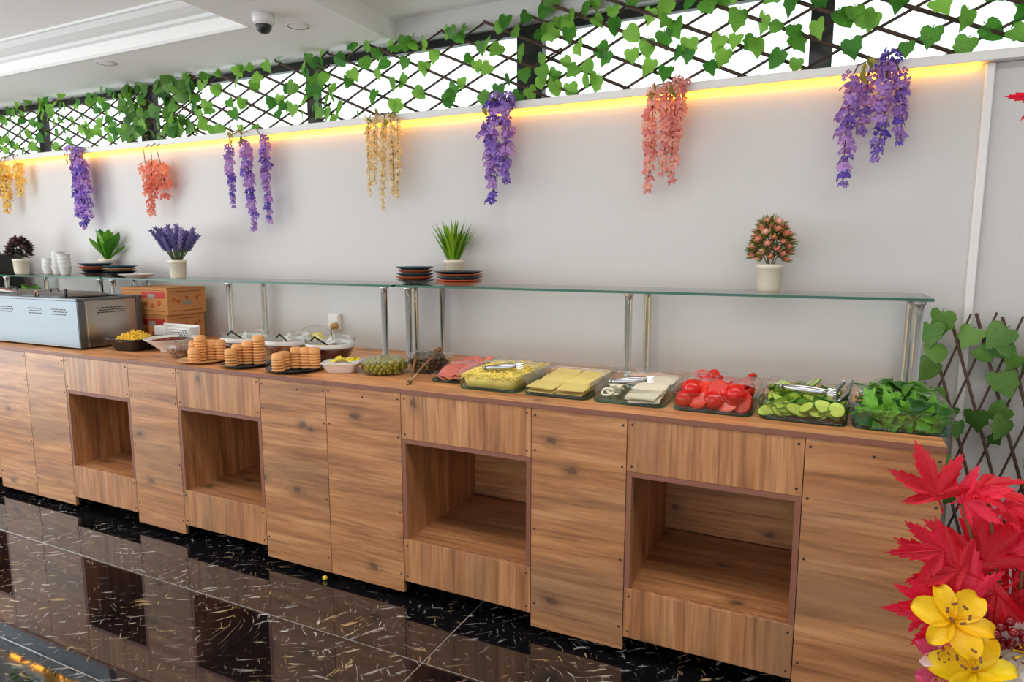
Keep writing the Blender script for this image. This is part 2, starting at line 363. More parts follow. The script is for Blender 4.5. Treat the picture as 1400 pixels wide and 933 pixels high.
# ================================================================== mesh helpers
class MB:
    def __init__(s):
        s.v = []; s.f = []; s.m = []; s.sm = []
    def add(s, vs, fs, mat=0, smooth=False, mx=None):
        o = len(s.v)
        for p in vs:
            p = Vector(p)
            s.v.append(tuple(mx @ p) if mx else tuple(p))
        for f in fs:
            s.f.append([o + i for i in f]); s.m.append(mat); s.sm.append(smooth)
        return s
    def box(s, a, b, ch=0.0, mat=0, mx=None, fmat=None):
        (x0, y0, z0), (x1, y1, z1) = a, b
        if ch <= 0:
            vs = [(x, y, z) for x in (x0, x1) for y in (y0, y1) for z in (z0, z1)]
            fs = [(0, 1, 3, 2), (4, 6, 7, 5), (0, 4, 5, 1), (2, 3, 7, 6), (0, 2, 6, 4), (1, 5, 7, 3)]
            o = len(s.f)
            s.add(vs, fs, mat, False, mx)
            if fmat:                                   # fmat: {face index: material}, 2 = -y face, 1 = +x face
                for k, q in fmat.items(): s.m[o + k] = q
            return s
        c = [(x0 + x1) / 2, (y0 + y1) / 2, (z0 + z1) / 2]; h = [(x1 - x0) / 2, (y1 - y0) / 2, (z1 - z0) / 2]
        ch = min(ch, min(h) * 0.9)
        idx = {}; vs = []
        for sx in (-1, 1):
            for sy in (-1, 1):
                for sz in (-1, 1):
                    for ax in range(3):
                        q = [sx * (h[0] - ch), sy * (h[1] - ch), sz * (h[2] - ch)]
                        q[ax] = (sx, sy, sz)[ax] * h[ax]
                        idx[(sx, sy, sz, ax)] = len(vs); vs.append((c[0] + q[0], c[1] + q[1], c[2] + q[2]))
        fs = []
        for ax in range(3):
            b1, b2 = [k for k in range(3) if k != ax]
            for sg in (-1, 1):
                loop = []
                for u, w in ((-1, -1), (1, -1), (1, 1), (-1, 1)):
                    k = [0, 0, 0]; k[ax] = sg; k[b1] = u; k[b2] = w
                    loop.append(idx[(k[0], k[1], k[2], ax)])
                fs.append(loop)
        for ax in range(3):
            b1, b2 = [k for k in range(3) if k != ax]
            for u in (-1, 1):
                for w in (-1, 1):
                    k0 = [0, 0, 0]; k0[b1] = u; k0[b2] = w
                    k1 = list(k0); k0[ax] = -1; k1[ax] = 1
                    fs.append([idx[(*k0, b1)], idx[(*k1, b1)], idx[(*k1, b2)], idx[(*k0, b2)]])
        for sx in (-1, 1):
            for sy in (-1, 1):
                for sz in (-1, 1):
                    fs.append([idx[(sx, sy, sz, k)] for k in range(3)])
        return s.add(vs, fs, mat, False, mx)
    def tube(s, pts, r, n=8, mat=0, mx=None, flat=1.0):
        pts = [Vector(p) for p in pts]; k = len(pts)
        rr = r if isinstance(r, (list, tuple)) else [r] * k
        vs = []; fs = []
        up = None
        for i, p in enumerate(pts):
            t = (pts[min(i + 1, k - 1)] - pts[max(i - 1, 0)]).normalized()
            if up is None:
                up = Vector((0, 0, 1)) if abs(t.z) < 0.9 else Vector((1, 0, 0))
            a = t.cross(up).normalized(); b = a.cross(t).normalized(); up = b
            for j in range(n):
                an = 2 * PI * j / n
                vs.append(p + a * math.cos(an) * rr[i] + b * math.sin(an) * rr[i] * flat)
        for i in range(k - 1):
            for j in range(n):
                fs.append((i * n + j, i * n + (j + 1) % n, (i + 1) * n + (j + 1) % n, (i + 1) * n + j))
        s.add(vs, fs, mat, n > 5, mx)
        o = len(s.v) - len(vs)
        s.f.append([o + j for j in range(n)][::-1]); s.m.append(mat); s.sm.append(False)
        s.f.append([o + (k - 1) * n + j for j in range(n)]); s.m.append(mat); s.sm.append(False)
        return s
    def lathe(s, prof, n=28, mat=0, mx=None, smooth=True, sx=1.0, sy=1.0):
        vs = []; fs = []; rings = []
        for r, z in prof:
            if r < 1e-6:
                rings.append([len(vs)]); vs.append((0, 0, z))
            else:
                rings.append(list(range(len(vs), len(vs) + n)))
                vs += [(r * math.cos(2 * PI * j / n) * sx, r * math.sin(2 * PI * j / n) * sy, z) for j in range(n)]
        for a, b in zip(rings, rings[1:]):
            for j in range(n):
                if len(a) == 1 and len(b) == 1: continue
                if len(a) == 1: fs.append((a[0], b[(j + 1) % n], b[j]))
                elif len(b) == 1: fs.append((a[j], a[(j + 1) % n], b[0]))
                else: fs.append((a[j], a[(j + 1) % n], b[(j + 1) % n], b[j]))
        return s.add(vs, fs, mat, smooth, mx)
    def ball(s, c, r, n=10, k=7, mat=0, mx=None):
        rx, ry, rz = r if isinstance(r, (tuple, list)) else (r, r, r)
        prof = [(math.sin(PI * i / k), -math.cos(PI * i / k)) for i in range(k + 1)]
        m2 = Matrix.Translation(c) @ Matrix.Diagonal((rx, ry, rz, 1))
        prof[0] = (0, -1); prof[-1] = (0, 1)
        return s.lathe(prof, n, mat, (mx @ m2) if mx else m2)
    def grid(s, fn, nu, nv, mat=0, smooth=True, mx=None):
        vs = [fn(i / nu, j / nv) for j in range(nv + 1) for i in range(nu + 1)]
        fs = [(j * (nu + 1) + i, j * (nu + 1) + i + 1, (j + 1) * (nu + 1) + i + 1, (j + 1) * (nu + 1) + i) for j in range(nv) for i in range(nu)]
        return s.add(vs, fs, mat, smooth, mx)
    def loft(s, loops, mat=0, cap0=False, cap1=False, smooth=True, mx=None):
        n = len(loops[0]); vs = [p for l in loops for p in l]; fs = []
        for i in range(len(loops) - 1):
            for j in range(n):
                fs.append((i * n + j, i * n + (j + 1) % n, (i + 1) * n + (j + 1) % n, (i + 1) * n + j))
        if cap0: fs.append(list(range(n))[::-1])
        if cap1: fs.append([(len(loops) - 1) * n + j for j in range(n)])
        return s.add(vs, fs, mat, smooth, mx)
    def mesh(s, name, mats):
        me = bpy.data.meshes.new(name)
        me.from_pydata(s.v, [], s.f)
        for k in (mats if isinstance(mats, (list, tuple)) else [mats]):
            me.materials.append(M[k] if isinstance(k, str) else k)
        me.polygons.foreach_set('material_index', s.m)
        me.polygons.foreach_set('use_smooth', s.sm)
        me.update()
        return me
    def build(s, name, mats, parent=None, loc=None, rot=None):
        return place(name, s.mesh(name, mats), parent, loc, rot)

def place(name, me, parent=None, loc=None, rot=None, scale=None, mx=None):
    o = bpy.data.objects.new(name, me); COL.objects.link(o)
    if parent is not None: o.parent = parent
    if mx is not None: o.matrix_basis = mx
    else:
        if loc is not None: o.location = loc
        if rot is not None: o.rotation_euler = rot
        if scale is not None: o.scale = (scale,) * 3 if not isinstance(scale, (tuple, list)) else scale
    return o

def tag(o, label, cat=None, group=None, kind=None):
    if label: o['label'] = label
    if cat: o['category'] = cat
    if group: o['group'] = group
    if kind: o['kind'] = kind
    return o

def thing(name, label, cat, loc=(0, 0, 0), rotz=0.0, group=None):
    o = bpy.data.objects.new(name, None); COL.objects.link(o)
    o.empty_display_size = 0.05
    o.location = loc; o.rotation_euler = (0, 0, rotz)
    return tag(o, label, cat, group)

def struct(name, label=None):
    o = bpy.data.objects.new(name, None); COL.objects.link(o)
    o['kind'] = 'structure'
    if label: o['label'] = label
    return o

def cbox(name, a, b, mats, parent=None, ch=0.0, fmat=None):
    """a box whose origin is its own centre, so grain and wear differ from piece to piece"""
    c = [(a[i] + b[i]) / 2 for i in range(3)]
    mb = MB().box([a[i] - c[i] for i in range(3)], [b[i] - c[i] for i in range(3)], ch, 0, None, fmat)
    return mb.build(name, mats, parent, c)

def rr(w, d, r, z, n=5, cx=0, cy=0):
    out = []
    for qx, qy, a0 in ((1, 1, 0), (-1, 1, PI / 2), (-1, -1, PI), (1, -1, 1.5 * PI)):
        for i in range(n + 1):
            a = a0 + PI / 2 * i / n
            out.append((cx + qx * (w / 2 - r) + r * math.cos(a), cy + qy * (d / 2 - r) + r * math.sin(a), z))
    return out

def R(a, b): return random.uniform(a, b)

# ================================================================== the room
YW = 0.86                                             # face of the panelled back wall
ZL = 2.149                                            # ledge under the high windows
# floor: black marble tiles on a bed that shows as pale joints
fl = struct('floor', 'polished black marble tiled floor with white and gold veins')
cbox('joint_bed', (-2.6, -5.5, -0.06), (6.0, 1.0, -0.0015), 'grout', fl)
TX, TY, GJ = 2.70, 0.555, 0.0035
tm = MB().box((-TX / 2 + GJ / 2, -TY / 2 + GJ / 2, -0.012), (TX / 2 - GJ / 2, TY / 2 - GJ / 2, 0), 0.0008).mesh('floor_tile', 'marble')
for j in range(11):
    y1 = 0.785 - (j - 0) * TY
    if y1 - TY / 2 < -5.5: continue
    for i in range(-5, 5):
        xc = 2.6 + TX / 2 + i * TX - (1.22 if j in (3, 4, 7, 8) else 0)
        if xc < -2.7 or xc > 5.4: continue
        place('tile', tm, fl, (xc, y1 - TY / 2, 0))

wb = struct('wall_back', 'white painted back wall behind the buffet')
cbox('wall_board', (-2.6, YW, 0), (6.0, 1.02, ZL - 0.032), 'wall', wb)
cbox('wall_upper', (-2.6, YW + 0.03, 2.535), (6.0, 1.02, 2.80), 'wall', wb)
wl = struct('wall_left', 'left wall with tall windows')
cbox('pier', (-2.75, -0.5, 0), (-2.6, 1.02, 2.8), 'wall', wl)
cbox('pier', (-2.75, -5.6, 0), (-2.6, -5.2, 2.8), 'wall', wl)
cbox('sill', (-2.75, -5.2, 0), (-2.6, -0.5, 0.15), 'wall', wl)
cbox('lintel', (-2.75, -5.2, 2.45), (-2.6, -0.5, 2.8), 'wall', wl)
wr = struct('wall_right', 'plain white right wall')
cbox('wall_board', (6.0, -5.6, 0), (6.15, 1.02, 2.8), 'wall', wr)
wf = struct('wall_front', 'shop front wall behind the camera')
cbox('lintel', (-2.6, -5.6, 2.55), (6.0, -5.45, 2.8), 'wall', wf)
cbox('pier', (4.9, -5.6, 0), (6.0, -5.45, 2.55), 'wall', wf)
cbox('sill', (-2.6, -5.6, 0), (4.9, -5.45, 0.12), 'wall', wf)

ce = struct('ceiling', 'white ceiling with a dropped border and a moulded tray')
cbox('soffit_border', (-2.6, 0.393, 2.54), (1.69, 1.02, 2.66), 'ceiling', ce)
cbox('soffit_border', (1.17, -5.5, 2.54), (1.69, 0.393, 2.66), 'ceiling', ce)
cbox('raised_panel', (1.69, -5.5, 2.645), (6.0, 1.02, 2.78), 'ceiling', ce)
cbox('raised_panel', (-2.6, -5.5, 2.69), (1.17, 0.393, 2.78), 'ceiling', ce)
# tray edge bead and crown moulding
t1 = tag(cbox('trim_1', (-2.6, 0.381, 2.536), (1.178, 0.401, 2.552), 'trim', None, 0.003), 'thin white bead along the ceiling tray edge', None, None, 'structure')
mb = MB()
prof = [(0.393, 2.615), (0.365, 2.618), (0.362, 2.635), (0.335, 2.640), (0.30, 2.655), (0.275, 2.676), (0.262, 2.678), (0.258, 2.69), (0.393, 2.69)]
mb.loft([[(x, y, z) for y, z in prof] for x in (-2.6, 1.17)], 0, True, True, False)
tag(mb.build('trim_2', 'trim'), 'white crown moulding inside the ceiling tray', None, None, 'structure')

# ledge, led line and the frame strip at the right
led = struct('trim_3', 'pale ledge board along the top of the wall panel')
cbox('ledge_board', (-2.6, 0.80, ZL - 0.030), (6.0, 0.93, ZL), 'trim', led, 0.002)
cbox('ledge_lip', (-2.6, 0.792, ZL - 0.034), (6.0, 0.80, ZL), 'trim', led, 0.0015)
tag(cbox('trim_4', (4.287, 0.835, 0.0), (4.315, 0.8605, ZL - 0.034), 'trim', None, 0.003), 'narrow vertical white strip framing the wall panel', None, None, 'structure')
tag(cbox('led_strip', (-2.55, 0.838, ZL - 0.044), (4.27, 0.856, ZL - 0.034), 'led', None, 0.002),
    'glowing warm yellow light strip under the ledge', 'light strip')

# high windows
wi = struct('window_1', 'row of high windows with black frames above the ledge')
FY0, FY1 = 0.945, 0.985
cbox('bottom_rail', (-2.6, FY0, ZL - 0.002), (6.0, FY1, ZL + 0.024), 'frame', wi, 0.003)
cbox('top_rail', (-2.6, FY0, 2.495), (6.0, FY1, 2.54), 'frame', wi, 0.003)
mull = [(-1.55, 0.06), (-0.365, 0.13), (1.065, 0.07), (2.442, 0.135), (3.736, 0.085), (5.1, 0.08)]
xs = [-2.6]
for x, w in mull:
    cbox('mullion', (x - w / 2, FY0 - 0.012, ZL + 0.024), (x + w / 2, FY1, 2.495), 'frame', wi, 0.003)
    xs.append(x)
xs.append(6.0)
for a, b in zip(xs, xs[1:]):
    cbox('pane', (a + 0.01, 0.962, ZL + 0.015), (b - 0.01, 0.968, 2.50), 'pane', wi)

# ================================================================== buffet counter: modules of panels and open cubbies
ZT, ZU, ZC1, ZC2, ZC3, ZB = 0.90, 0.882, 0.6952, 0.2685, 0.0866, 0.035
TP = 0.018
DEP = YW - 0.004
screw_me = MB().lathe([(0, 0.0012), (0.0042, 0.0009), (0.0046, 0), (0, 0)], 10, 0, Matrix.Rotation(PI / 2, 4, 'X')).mesh('screw', 'screw')
def screws(panel, w, h, pts):
    for px, pz in pts:
        place('screw', screw_me, panel, (px * w / 2, -TP / 2, pz * h / 2))
def counter(name, label, spans, cub_open=()):
    """spans: list of (x0, x1, kind)"""
    x0, x1 = spans[0][0], spans[-1][1]
    t = thing(name, label, 'counter', ((x0 + x1) / 2, 0, 0), 0, 'wooden buffet counters in a row')
    ox = -(x0 + x1) / 2
    cbox('worktop', (x0 + ox + 0.0008, -0.004, ZU), (x1 + ox - 0.0008, DEP, ZT), ['wood_top_lit', 'ply'], t, 0, {2: 1, 1: 1})
    g = 0.0012
    for k, (a, b, kind) in enumerate(spans):
        a += ox; b += ox
        w = b - a
        if kind == 'panel':
            p = cbox('front_panel', (a + g, 0, ZB), (b - g, TP, ZU - 0.0015), 'wood_x', t, 0.0012)
            h = ZU - ZB
            e = 1 - 0.03 / w
            screws(p, w, h, [(-e, 0.94), (e, 0.94), (-e, R(0.55, 0.68)), (e, R(0.5, 0.62)), (-e, R(-0.1, 0.1)), (e, R(-0.25, -0.1)), (-e, R(-0.78, -0.7)), (e, R(-0.86, -0.78))])
            if random.random() < 0.6: screws(p, w, h, [(R(-0.3, 0.3), 0.92)])
        else:
            p = cbox('upper_panel', (a + g, 0, ZC1), (b - g, TP, ZU - 0.0015), 'wood_z', t, 0.0012)
            h = ZU - ZC1; e = 1 - 0.035 / w
            screws(p, w, h, [(-e, 0.78), (e, 0.78), (-e, -0.78), (e, -0.74)])
            p = cbox('lower_panel', (a + g, 0, ZC3), (b - g, TP, ZC2 - 0.0), 'wood_z', t, 0.0012)
            h = ZC2 - ZC3
            screws(p, w, h, [(-e, 0.72), (e, 0.72), (-e, -0.74), (e, -0.74)])
            yb = 0.575
            # lining boards whose reddish edges show at the front
            cbox('cubby_side', (a + g, 0.001, ZC2 - TP), (a + g + TP, yb, ZC1 - TP), ['wood_side', 'ply'], t, 0, {2: 1})
            cbox('cubby_side', (b - g - TP, 0.001, ZC2 - TP), (b - g, yb, ZC1 - TP), ['wood_side', 'ply'], t, 0, {2: 1})
            cbox('cubby_roof', (a + g, 0.001, ZC1 - TP), (b - g, yb, ZC1 - 0.0005), ['wood_in_shaded', 'ply'], t, 0, {2: 1})
            cbox('cubby_floor', (a + g + TP, TP + 0.001, ZC2 - TP), (b - g - TP, yb, ZC2 + 0.001), ['wood_in_shaded', 'ply'], t, 0, {2: 1})
            cbox('cubby_back', (a + g + TP, yb, ZC2 + 0.004), (b - g - TP - (0.12 if k in cub_open else 0), yb + 0.012, ZC1 - TP), 'wood_x', t)
    cbox('end_panel', (x1 + ox - TP, TP + 0.001, ZB), (x1 + ox, DEP, ZU - 0.0015), 'wood_side', t)
    cbox('end_panel', (x0 + ox, TP + 0.001, ZB), (x0 + ox + TP, DEP, ZU - 0.0015), 'wood_side', t)
    cbox('underside', (x0 + ox + TP, TP + 0.02, ZC3 + 0.004), (x1 + ox - TP, DEP - 0.01, ZC3 + 0.02), 'dark_gap', t)
    n = 3
    for i in range(n):
        xx = x0 + ox + 0.1 + (x1 - x0 - 0.2) * i / (n - 1)
        cbox('support_leg', (xx - 0.03, 0.24, 0), (xx + 0.03, 0.30, ZC3 + 0.004), 'dark_gap', t)
        cbox('support_leg', (xx - 0.03, DEP - 0.15, 0), (xx + 0.03, DEP - 0.09, ZC3 + 0.004), 'dark_gap', t)
    return t
counter('buffet_counter', 'wooden buffet counter unit holding the glass salad trays, right end of row',
        [(1.9163, 2.301, 'panel'), (2.301, 2.8732, 'cubby'), (2.8732, 3.2307, 'panel'), (3.2307, 3.7834, 'cubby'), (3.7834, 4.1459, 'panel')])
counter('buffet_counter', 'wooden buffet counter unit in the middle of the row under cardboard boxes and biscuits',
        [(-0.262, 0.0949, 'panel'), (0.0949, 0.627, 'cubby'), (0.627, 0.9842, 'panel'), (0.9842, 1.535, 'cubby'), (1.535, 1.9163, 'panel')], (3,))
counter('buffet_counter', 'wooden buffet counter unit cut off at the left edge under the steel warmer',
        [(-2.45, -2.09, 'panel'), (-2.09, -1.54, 'cubby'), (-1.54, -1.18, 'panel'), (-1.18, -0.6255, 'cubby'), (-0.6255, -0.262, 'panel')])

# ================================================================== glass shelves on posts
ZS = 1.2835
def glass_shelf(label, x0, x1, posts):
    t = thing('glass_shelf', label, 'shelf', ((x0 + x1) / 2, 0.66, ZT), 0, 'glass shelves above the counter')
    ox = -(x0 + x1) / 2
    z1 = ZS - ZT; z0 = z1 - 0.010
    # sheet: clear faces, green polished edges
    mb = MB().box((x0 + ox, -0.16, z0), (x1 + ox, 0.18, z1), 0, 0, None, {0: 1, 1: 1, 2: 1})
    mb.build('glass_sheet', ['shelf_glass', 'glass_edge'], t)
    pm = MB().lathe([(0, 0), (0.024, 0), (0.024, 0.004), (0.0155, 0.006), (0.0155, z0 - 0.012), (0.0, z0 - 0.012)], 20).mesh('post', 'chrome')
    cm = MB().lathe([(0, 0), (0.019, 0), (0.021, 0.002), (0.021, 0.008), (0.018, 0.0118), (0, 0.0118)], 20).mesh('post_cap', 'chrome')
    for xf, xr in posts:
        for x, y in ((xf, 0.53), (xr, 0.80)):
            p = place('post', pm, t, (x + ox, y - 0.66, 0))
            place('post_cap', cm, p, (0, 0, z0 - 0.012))
    return t
glass_shelf('long glass shelf on chrome posts above the salad trays at the right', 1.93, 4.147, [(1.985, 2.011), (3.078, 3.091), (4.109, 4.109)])
glass_shelf('glass shelf on chrome posts above the cardboard boxes, middle of the row', -0.30, 1.91, [(-0.241, -0.283), (0.777, 0.757), (1.842, 1.845)])
glass_shelf('glass shelf above the steel warmer at the far left', -1.63, -0.315, [(-0.365, -0.421), (-1.40, -1.421)])

# ================================================================== ceiling fittings
t = thing('security_camera', 'white dome security camera with dark lens on the ceiling border', 'camera', (1.367, 0.296, 2.54))
MB().lathe([(0, 0), (0.052, 0), (0.052, -0.018), (0.050, -0.034), (0.042, -0.044), (0, -0.044)], 28).build('housing', 'white', t)
MB().lathe([(0.036, -0.044), (0.036, -0.05), (0.033, -0.066), (0.024, -0.078), (0.011, -0.085), (0, -0.087)], 24).build('lens_dome', 'black', t)
MB().lathe([(0.037, -0.0435), (0.040, -0.0435), (0.040, -0.048), (0.037, -0.048)], 28).build('trim_ring', 'white', t)
for x, y, lb in ((1.404, 0.48, 'round flush white ceiling disc beside the security camera'), (-0.07, 0.485, 'round flush white ceiling disc far from the security camera')):
    t = thing('ceiling_disc', lb, 'ceiling disc', (x, y, 2.54), 0, 'flush ceiling discs')
    MB().lathe([(0, -0.003), (0.046, -0.003), (0.048, -0.002), (0.048, 0), (0, 0)], 28).build('cover', 'ceiling', t)
    MB().lathe([(0.049, 0), (0.056, 0), (0.055, -0.004), (0.050, -0.005)], 28).build('rim', 'trim', t)

# ================================================================== trellises with ivy
def leaf_mesh(name, outline, mat, fold=0.18, curl=0.12):
    """fan leaf in the x-z plane, stalk at the origin, tip at -z"""
    mb = MB()
    c = (0, -0.03, -0.35)
    pts = [(0, 0, 0)] + [(x, fold * abs(x) + curl * z * z, z) for x, z in outline] + [(-x, fold * abs(x) + curl * z * z, z) for x, z in outline[-2::-1]]
    vs = [(0, curl * 0.12 - 0.02, -0.35)] + pts
    n = len(pts)
    mb.add(vs, [(0, 1 + i, 1 + (i + 1) % n) for i in range(n)], 0, True)
    mb.tube([(0, 0, 0), (0.02, 0.06, 0.16)], 0.022, 4)
    return mb.mesh(name, mat)
IVY_A = [(0.24, 0.16), (0.46, 0.06), (0.50, -0.16), (0.42, -0.34), (0.44, -0.52), (0.26, -0.62), (0.0, -0.98)]
IVY_B = [(0.20, 0.12), (0.40, 0.06), (0.47, -0.18), (0.43, -0.44), (0.28, -0.70), (0.0, -0.95)]
ivy = [leaf_mesh('ivy_leaf', IVY_A, 'ivy', 0.2, 0.1), leaf_mesh('ivy_leaf', IVY_B, 'ivy', 0.26, 0.2), leaf_mesh('ivy_leaf', IVY_A, 'ivy', -0.12, 0.25)]
ivyd = [leaf_mesh('ivy_leaf', IVY_A, 'ivy_dark', 0.2, 0.1), leaf_mesh('ivy_leaf', IVY_B, 'ivy_dark', 0.3, 0.2)]

def trellis(label, x0, x1, z0, z1, y, slope, period, nleaf, leaves, ls, r, group, tips=0.03, extra=(), lx=None):
    t = thing('ivy_trellis', label, 'trellis', ((x0 + x1) / 2, y, z0), 0, group)
    ox, oz = -(x0 + x1) / 2, -z0
    H = z1 - z0; run = H / slope
    spots = []; used = []
    for fam in (0, 1):
        n = int((x1 - x0 + run) / period) + 2
        for i in range(-1, n):
            xb = x0 - run + (i + 0.5 * fam + 0.25) * period         # low end for "/", high end for "\"
            a = max(xb, x0 - 0.02); b = min(xb + run, x1 + 0.02)
            if b - a < 0.05 * run + 0.02: continue
            ta, tb = (a - xb) / run, (b - xb) / run
            za, zb = (ta * H, tb * H) if fam == 0 else (H - ta * H, H - tb * H)
            if fam == 0: zb += R(-0.005, tips) if tb > 0.97 else 0
            else: za += R(-0.005, tips) if ta < 0.03 else 0
            yy = 0.006 if fam == 0 else -0.008
            p0 = Vector((a + ox, yy, za)); p1 = Vector((b + ox, yy, zb))
            c = (p0 + p1) / 2
            rad = r * (0.75 if fam == 0 else 1.05)
            mb = MB()
            mid = Vector((R(-.3, .3) * rad, R(-.4, .4) * rad, R(-.3, .3) * rad))
            mb.tube([p0 - c, mid, p1 - c], [rad * 1.0, rad, rad * 0.9], 6)
            mb.build('slat', 'bark', t, c)
            spots.append((p0, p1))
    for k in range(nleaf):
        for _ in range(60):
            p0, p1 = random.choice(spots)
            q = p0.lerp(p1, R(0.02, 0.98))
            if q.z > 0.06 * H and all((q.x - u.x) ** 2 + (q.z - u.z) ** 2 > (0.55 * ls) ** 2 for u in used): break
        used.append(q.copy())
        s = ls * R(0.72, 1.15)
        rot = Euler((R(-0.45, 0.35), R(-0.9, 0.9), R(-0.8, 0.8)), 'XYZ')
        place('ivy_leaf', random.choice(leaves), t, (q.x + R(-0.015, 0.015), q.y - 0.02 - R(0, 0.02), q.z + R(0.0, 0.04)), rot, s)
    for (x, z) in extra:
        s = ls * R(0.8, 1.1)
        place('ivy_leaf', random.choice(leaves), t, (x + ox, -0.03, z + oz), Euler((R(-1.0, 0.2), R(-0.9, 0.9), R(-0.8, 0.8))), s)
    return t
G = 'ivy trellises along the high windows'
top = lambda a, b, z, d: [(a + (b - a) * (i + R(0.2, 0.8)) / d, z + R(-0.03, 0.04)) for i in range(d)]
trellis('ivy trellis in the high windows above the first violet garlands, far left', -2.5, -0.26, ZL + 0.002, 2.50, 0.868, 0.40, 0.20, 136, ivy, 0.066, 0.0066, G, 0.02, top(-2.3, -0.3, 2.51, 14))
trellis('dense narrow bunch of ivy trellis over the thick window bar', -0.45, 0.22, ZL + 0.002, 2.51, 0.872, 0.46, 0.14, 44, ivyd, 0.082, 0.0062, G, 0.02, top(-0.5, 0.2, 2.51, 5))
trellis('ivy trellis in the high windows above the three strand violet garland', -0.1, 1.24, ZL + 0.002, 2.515, 0.866, 0.43, 0.235, 62, ivy, 0.072, 0.0072, G, 0.02, top(0.0, 1.2, 2.51, 5))
trellis('ivy trellis in the high windows above the cream garland', 1.2, 2.62, ZL + 0.002, 2.53, 0.860, 0.44, 0.245, 62, ivy, 0.075, 0.0072, G, 0.03, top(1.3, 2.5, 2.52, 5))
trellis('ivy trellis in the high windows above the pink garland and rightmost violet garland', 2.56, 4.75, ZL + 0.002, 2.58, 0.855, 0.46, 0.245, 116, ivy, 0.079, 0.0078, G, 0.04)
trellis('ivy trellis of crossed sticks leaning on the wall right of the counter', 4.205, 4.95, 0.06, 1.205, 0.795, 3.35, 0.079, 62, ivyd, 0.088, 0.0058, 'floor standing trellis', 0.02,
        [(4.175, 1.17), (4.20, 1.10), (4.19, 1.03), (4.31, 1.16), (4.37, 1.12), (4.41, 1.12)])

# ================================================================== hanging flower garlands
def blossom(mat):
    mb = MB()
    for k in range(5):
        a = 2 * PI * k / 5 + R(-.3, .3)
        base = Matrix.Rotation(a, 4, 'Z') @ Matrix.Translation((0.40, 0, R(-.25, .25))) @ Matrix.Rotation(R(0.7, 1.5), 4, 'Y') @ Matrix.Rotation(R(0, 6), 4, 'Z')
        for j in range(4):
            m = base @ Matrix.Rotation(2 * PI * j / 4 + R(-.2, .2), 4, 'Z')
            L = R(0.42, 0.60); w = R(0.16, 0.24)
            mb.add([(0, 0, 0), (L * .55, -w, .14), (L, -w * .3, .05), (L, w * .3, .07), (L * .55, w, .14)], [(0, 1, 4), (1, 2, 3, 4)], 0, True, m)
    return mb.mesh('blossom', mat)
def garland(label, mat, strands, y=0.765, size=0.036, leaves=0, stems=True, step=0.0215, leaf_mat='olive_leaf'):
    x0 = sum(s[0] for s in strands) / len(strands)
    t = thing('flower_garland', label, 'garland', (x0, y, ZL), 0, 'flower garlands hanging from the ledge')
    bl = [blossom(mat) for _ in range(3)]
    lm = leaf_mesh('leaf', [(0.12, -0.1), (0.24, -0.4), (0.16, -0.75), (0, -1.0)], leaf_mat, 0.2, 0.1)
    for (xa, za, xb, zb, sc) in strands:
        dy = R(-0.02, 0.02)
        A = Vector((xa - x0, dy, za - ZL)); B = Vector((xb - x0, dy, zb - ZL))
        top_ = Vector((A.x * 0.5 + R(-.02, .02), 0.06, 0.012))
        pts = [top_, Vector((A.x * .8, 0.0, min(0.0, A.z) * .4 + 0.012)), A, (A + B) / 2 + Vector((R(-.01, .01), 0, 0)), B]
        c = A
        st = MB().tube([p - c for p in pts], [0.003, 0.003, 0.0025, 0.0022, 0.0016], 5).build('strand', 'stem_brown', t, c)
        L = (B - A).length; n = max(3, int(L / (step * sc)))
        for i in range(n):
            f = i / (n - 1)
            p = A.lerp(B, f)
            if f > 0.5: p = ((A + B) / 2).lerp(B, (f - .5) * 2)
            tap = 1.05 - 0.42 * f ** 2
            s = size * sc * tap * R(0.85, 1.12)
            place('blossom', random.choice(bl), st, p - c + Vector((R(-.25, .25) * s, R(-.25, .25) * s, 0)), (R(-.4, .4), R(-.4, .4), R(0, 6)), s)
    for k in range(leaves):
        place('leaf', lm, t, (R(-0.09, 0.03), -0.02 - R(0, .03), R(-0.07, 0.03)), (R(-.4, .4), R(-1.2, 1.2), R(-.8, .8)), R(0.03, 0.05))
    return t
garland('pale yellow flower garland at the left edge', 'yellow_p', [(-1.78, 2.08, -1.80, 1.86, 1.3), (-1.74, 2.07, -1.76, 1.74, 1.3), (-1.60, 2.08, -1.58, 1.86, 1.2)], size=0.045)
garland('violet flower garland second from the left', 'purple', [(-0.90, 2.13, -0.92, 1.70, 1.25), (-0.86, 2.12, -0.86, 1.61, 1.25), (-0.80, 2.05, -0.76, 1.68, 1.1)], size=0.044, leaves=7)
garland('short coral orange flower garland on bare stems', 'coral', [(-0.20, 1.98, -0.20, 1.82, 1.5), (-0.11, 2.0, -0.15, 1.68, 1.2), (-0.05, 1.98, -0.03, 1.80, 1.5)], size=0.043)
garland('violet garland with three separate long strands and yellow leaves', 'purple', [(0.56, 2.05, 0.575, 1.71, 1.0), (0.70, 2.07, 0.74, 1.58, 1.2), (0.83, 2.09, 0.855, 1.62, 1.05)], size=0.040, leaves=12)
garland('cream flower garland of thin strands', 'creamy', [(1.60, 2.13, 1.60, 1.74, 0.8), (1.66, 2.14, 1.64, 1.80, 0.8), (1.70, 2.12, 1.675, 1.66, 0.8), (1.73, 2.14, 1.74, 1.73, 0.8), (1.77, 2.12, 1.76, 1.73, 0.75)], size=0.034, leaves=4)
garland('thick violet flower garland above the stacked orange and teal plates', 'purple', [(2.34, 2.17, 2.33, 1.69, 1.35), (2.30, 2.03, 2.32, 1.80, 1.2), (2.40, 2.16, 2.40, 1.78, 1.25)], size=0.042, leaves=2)
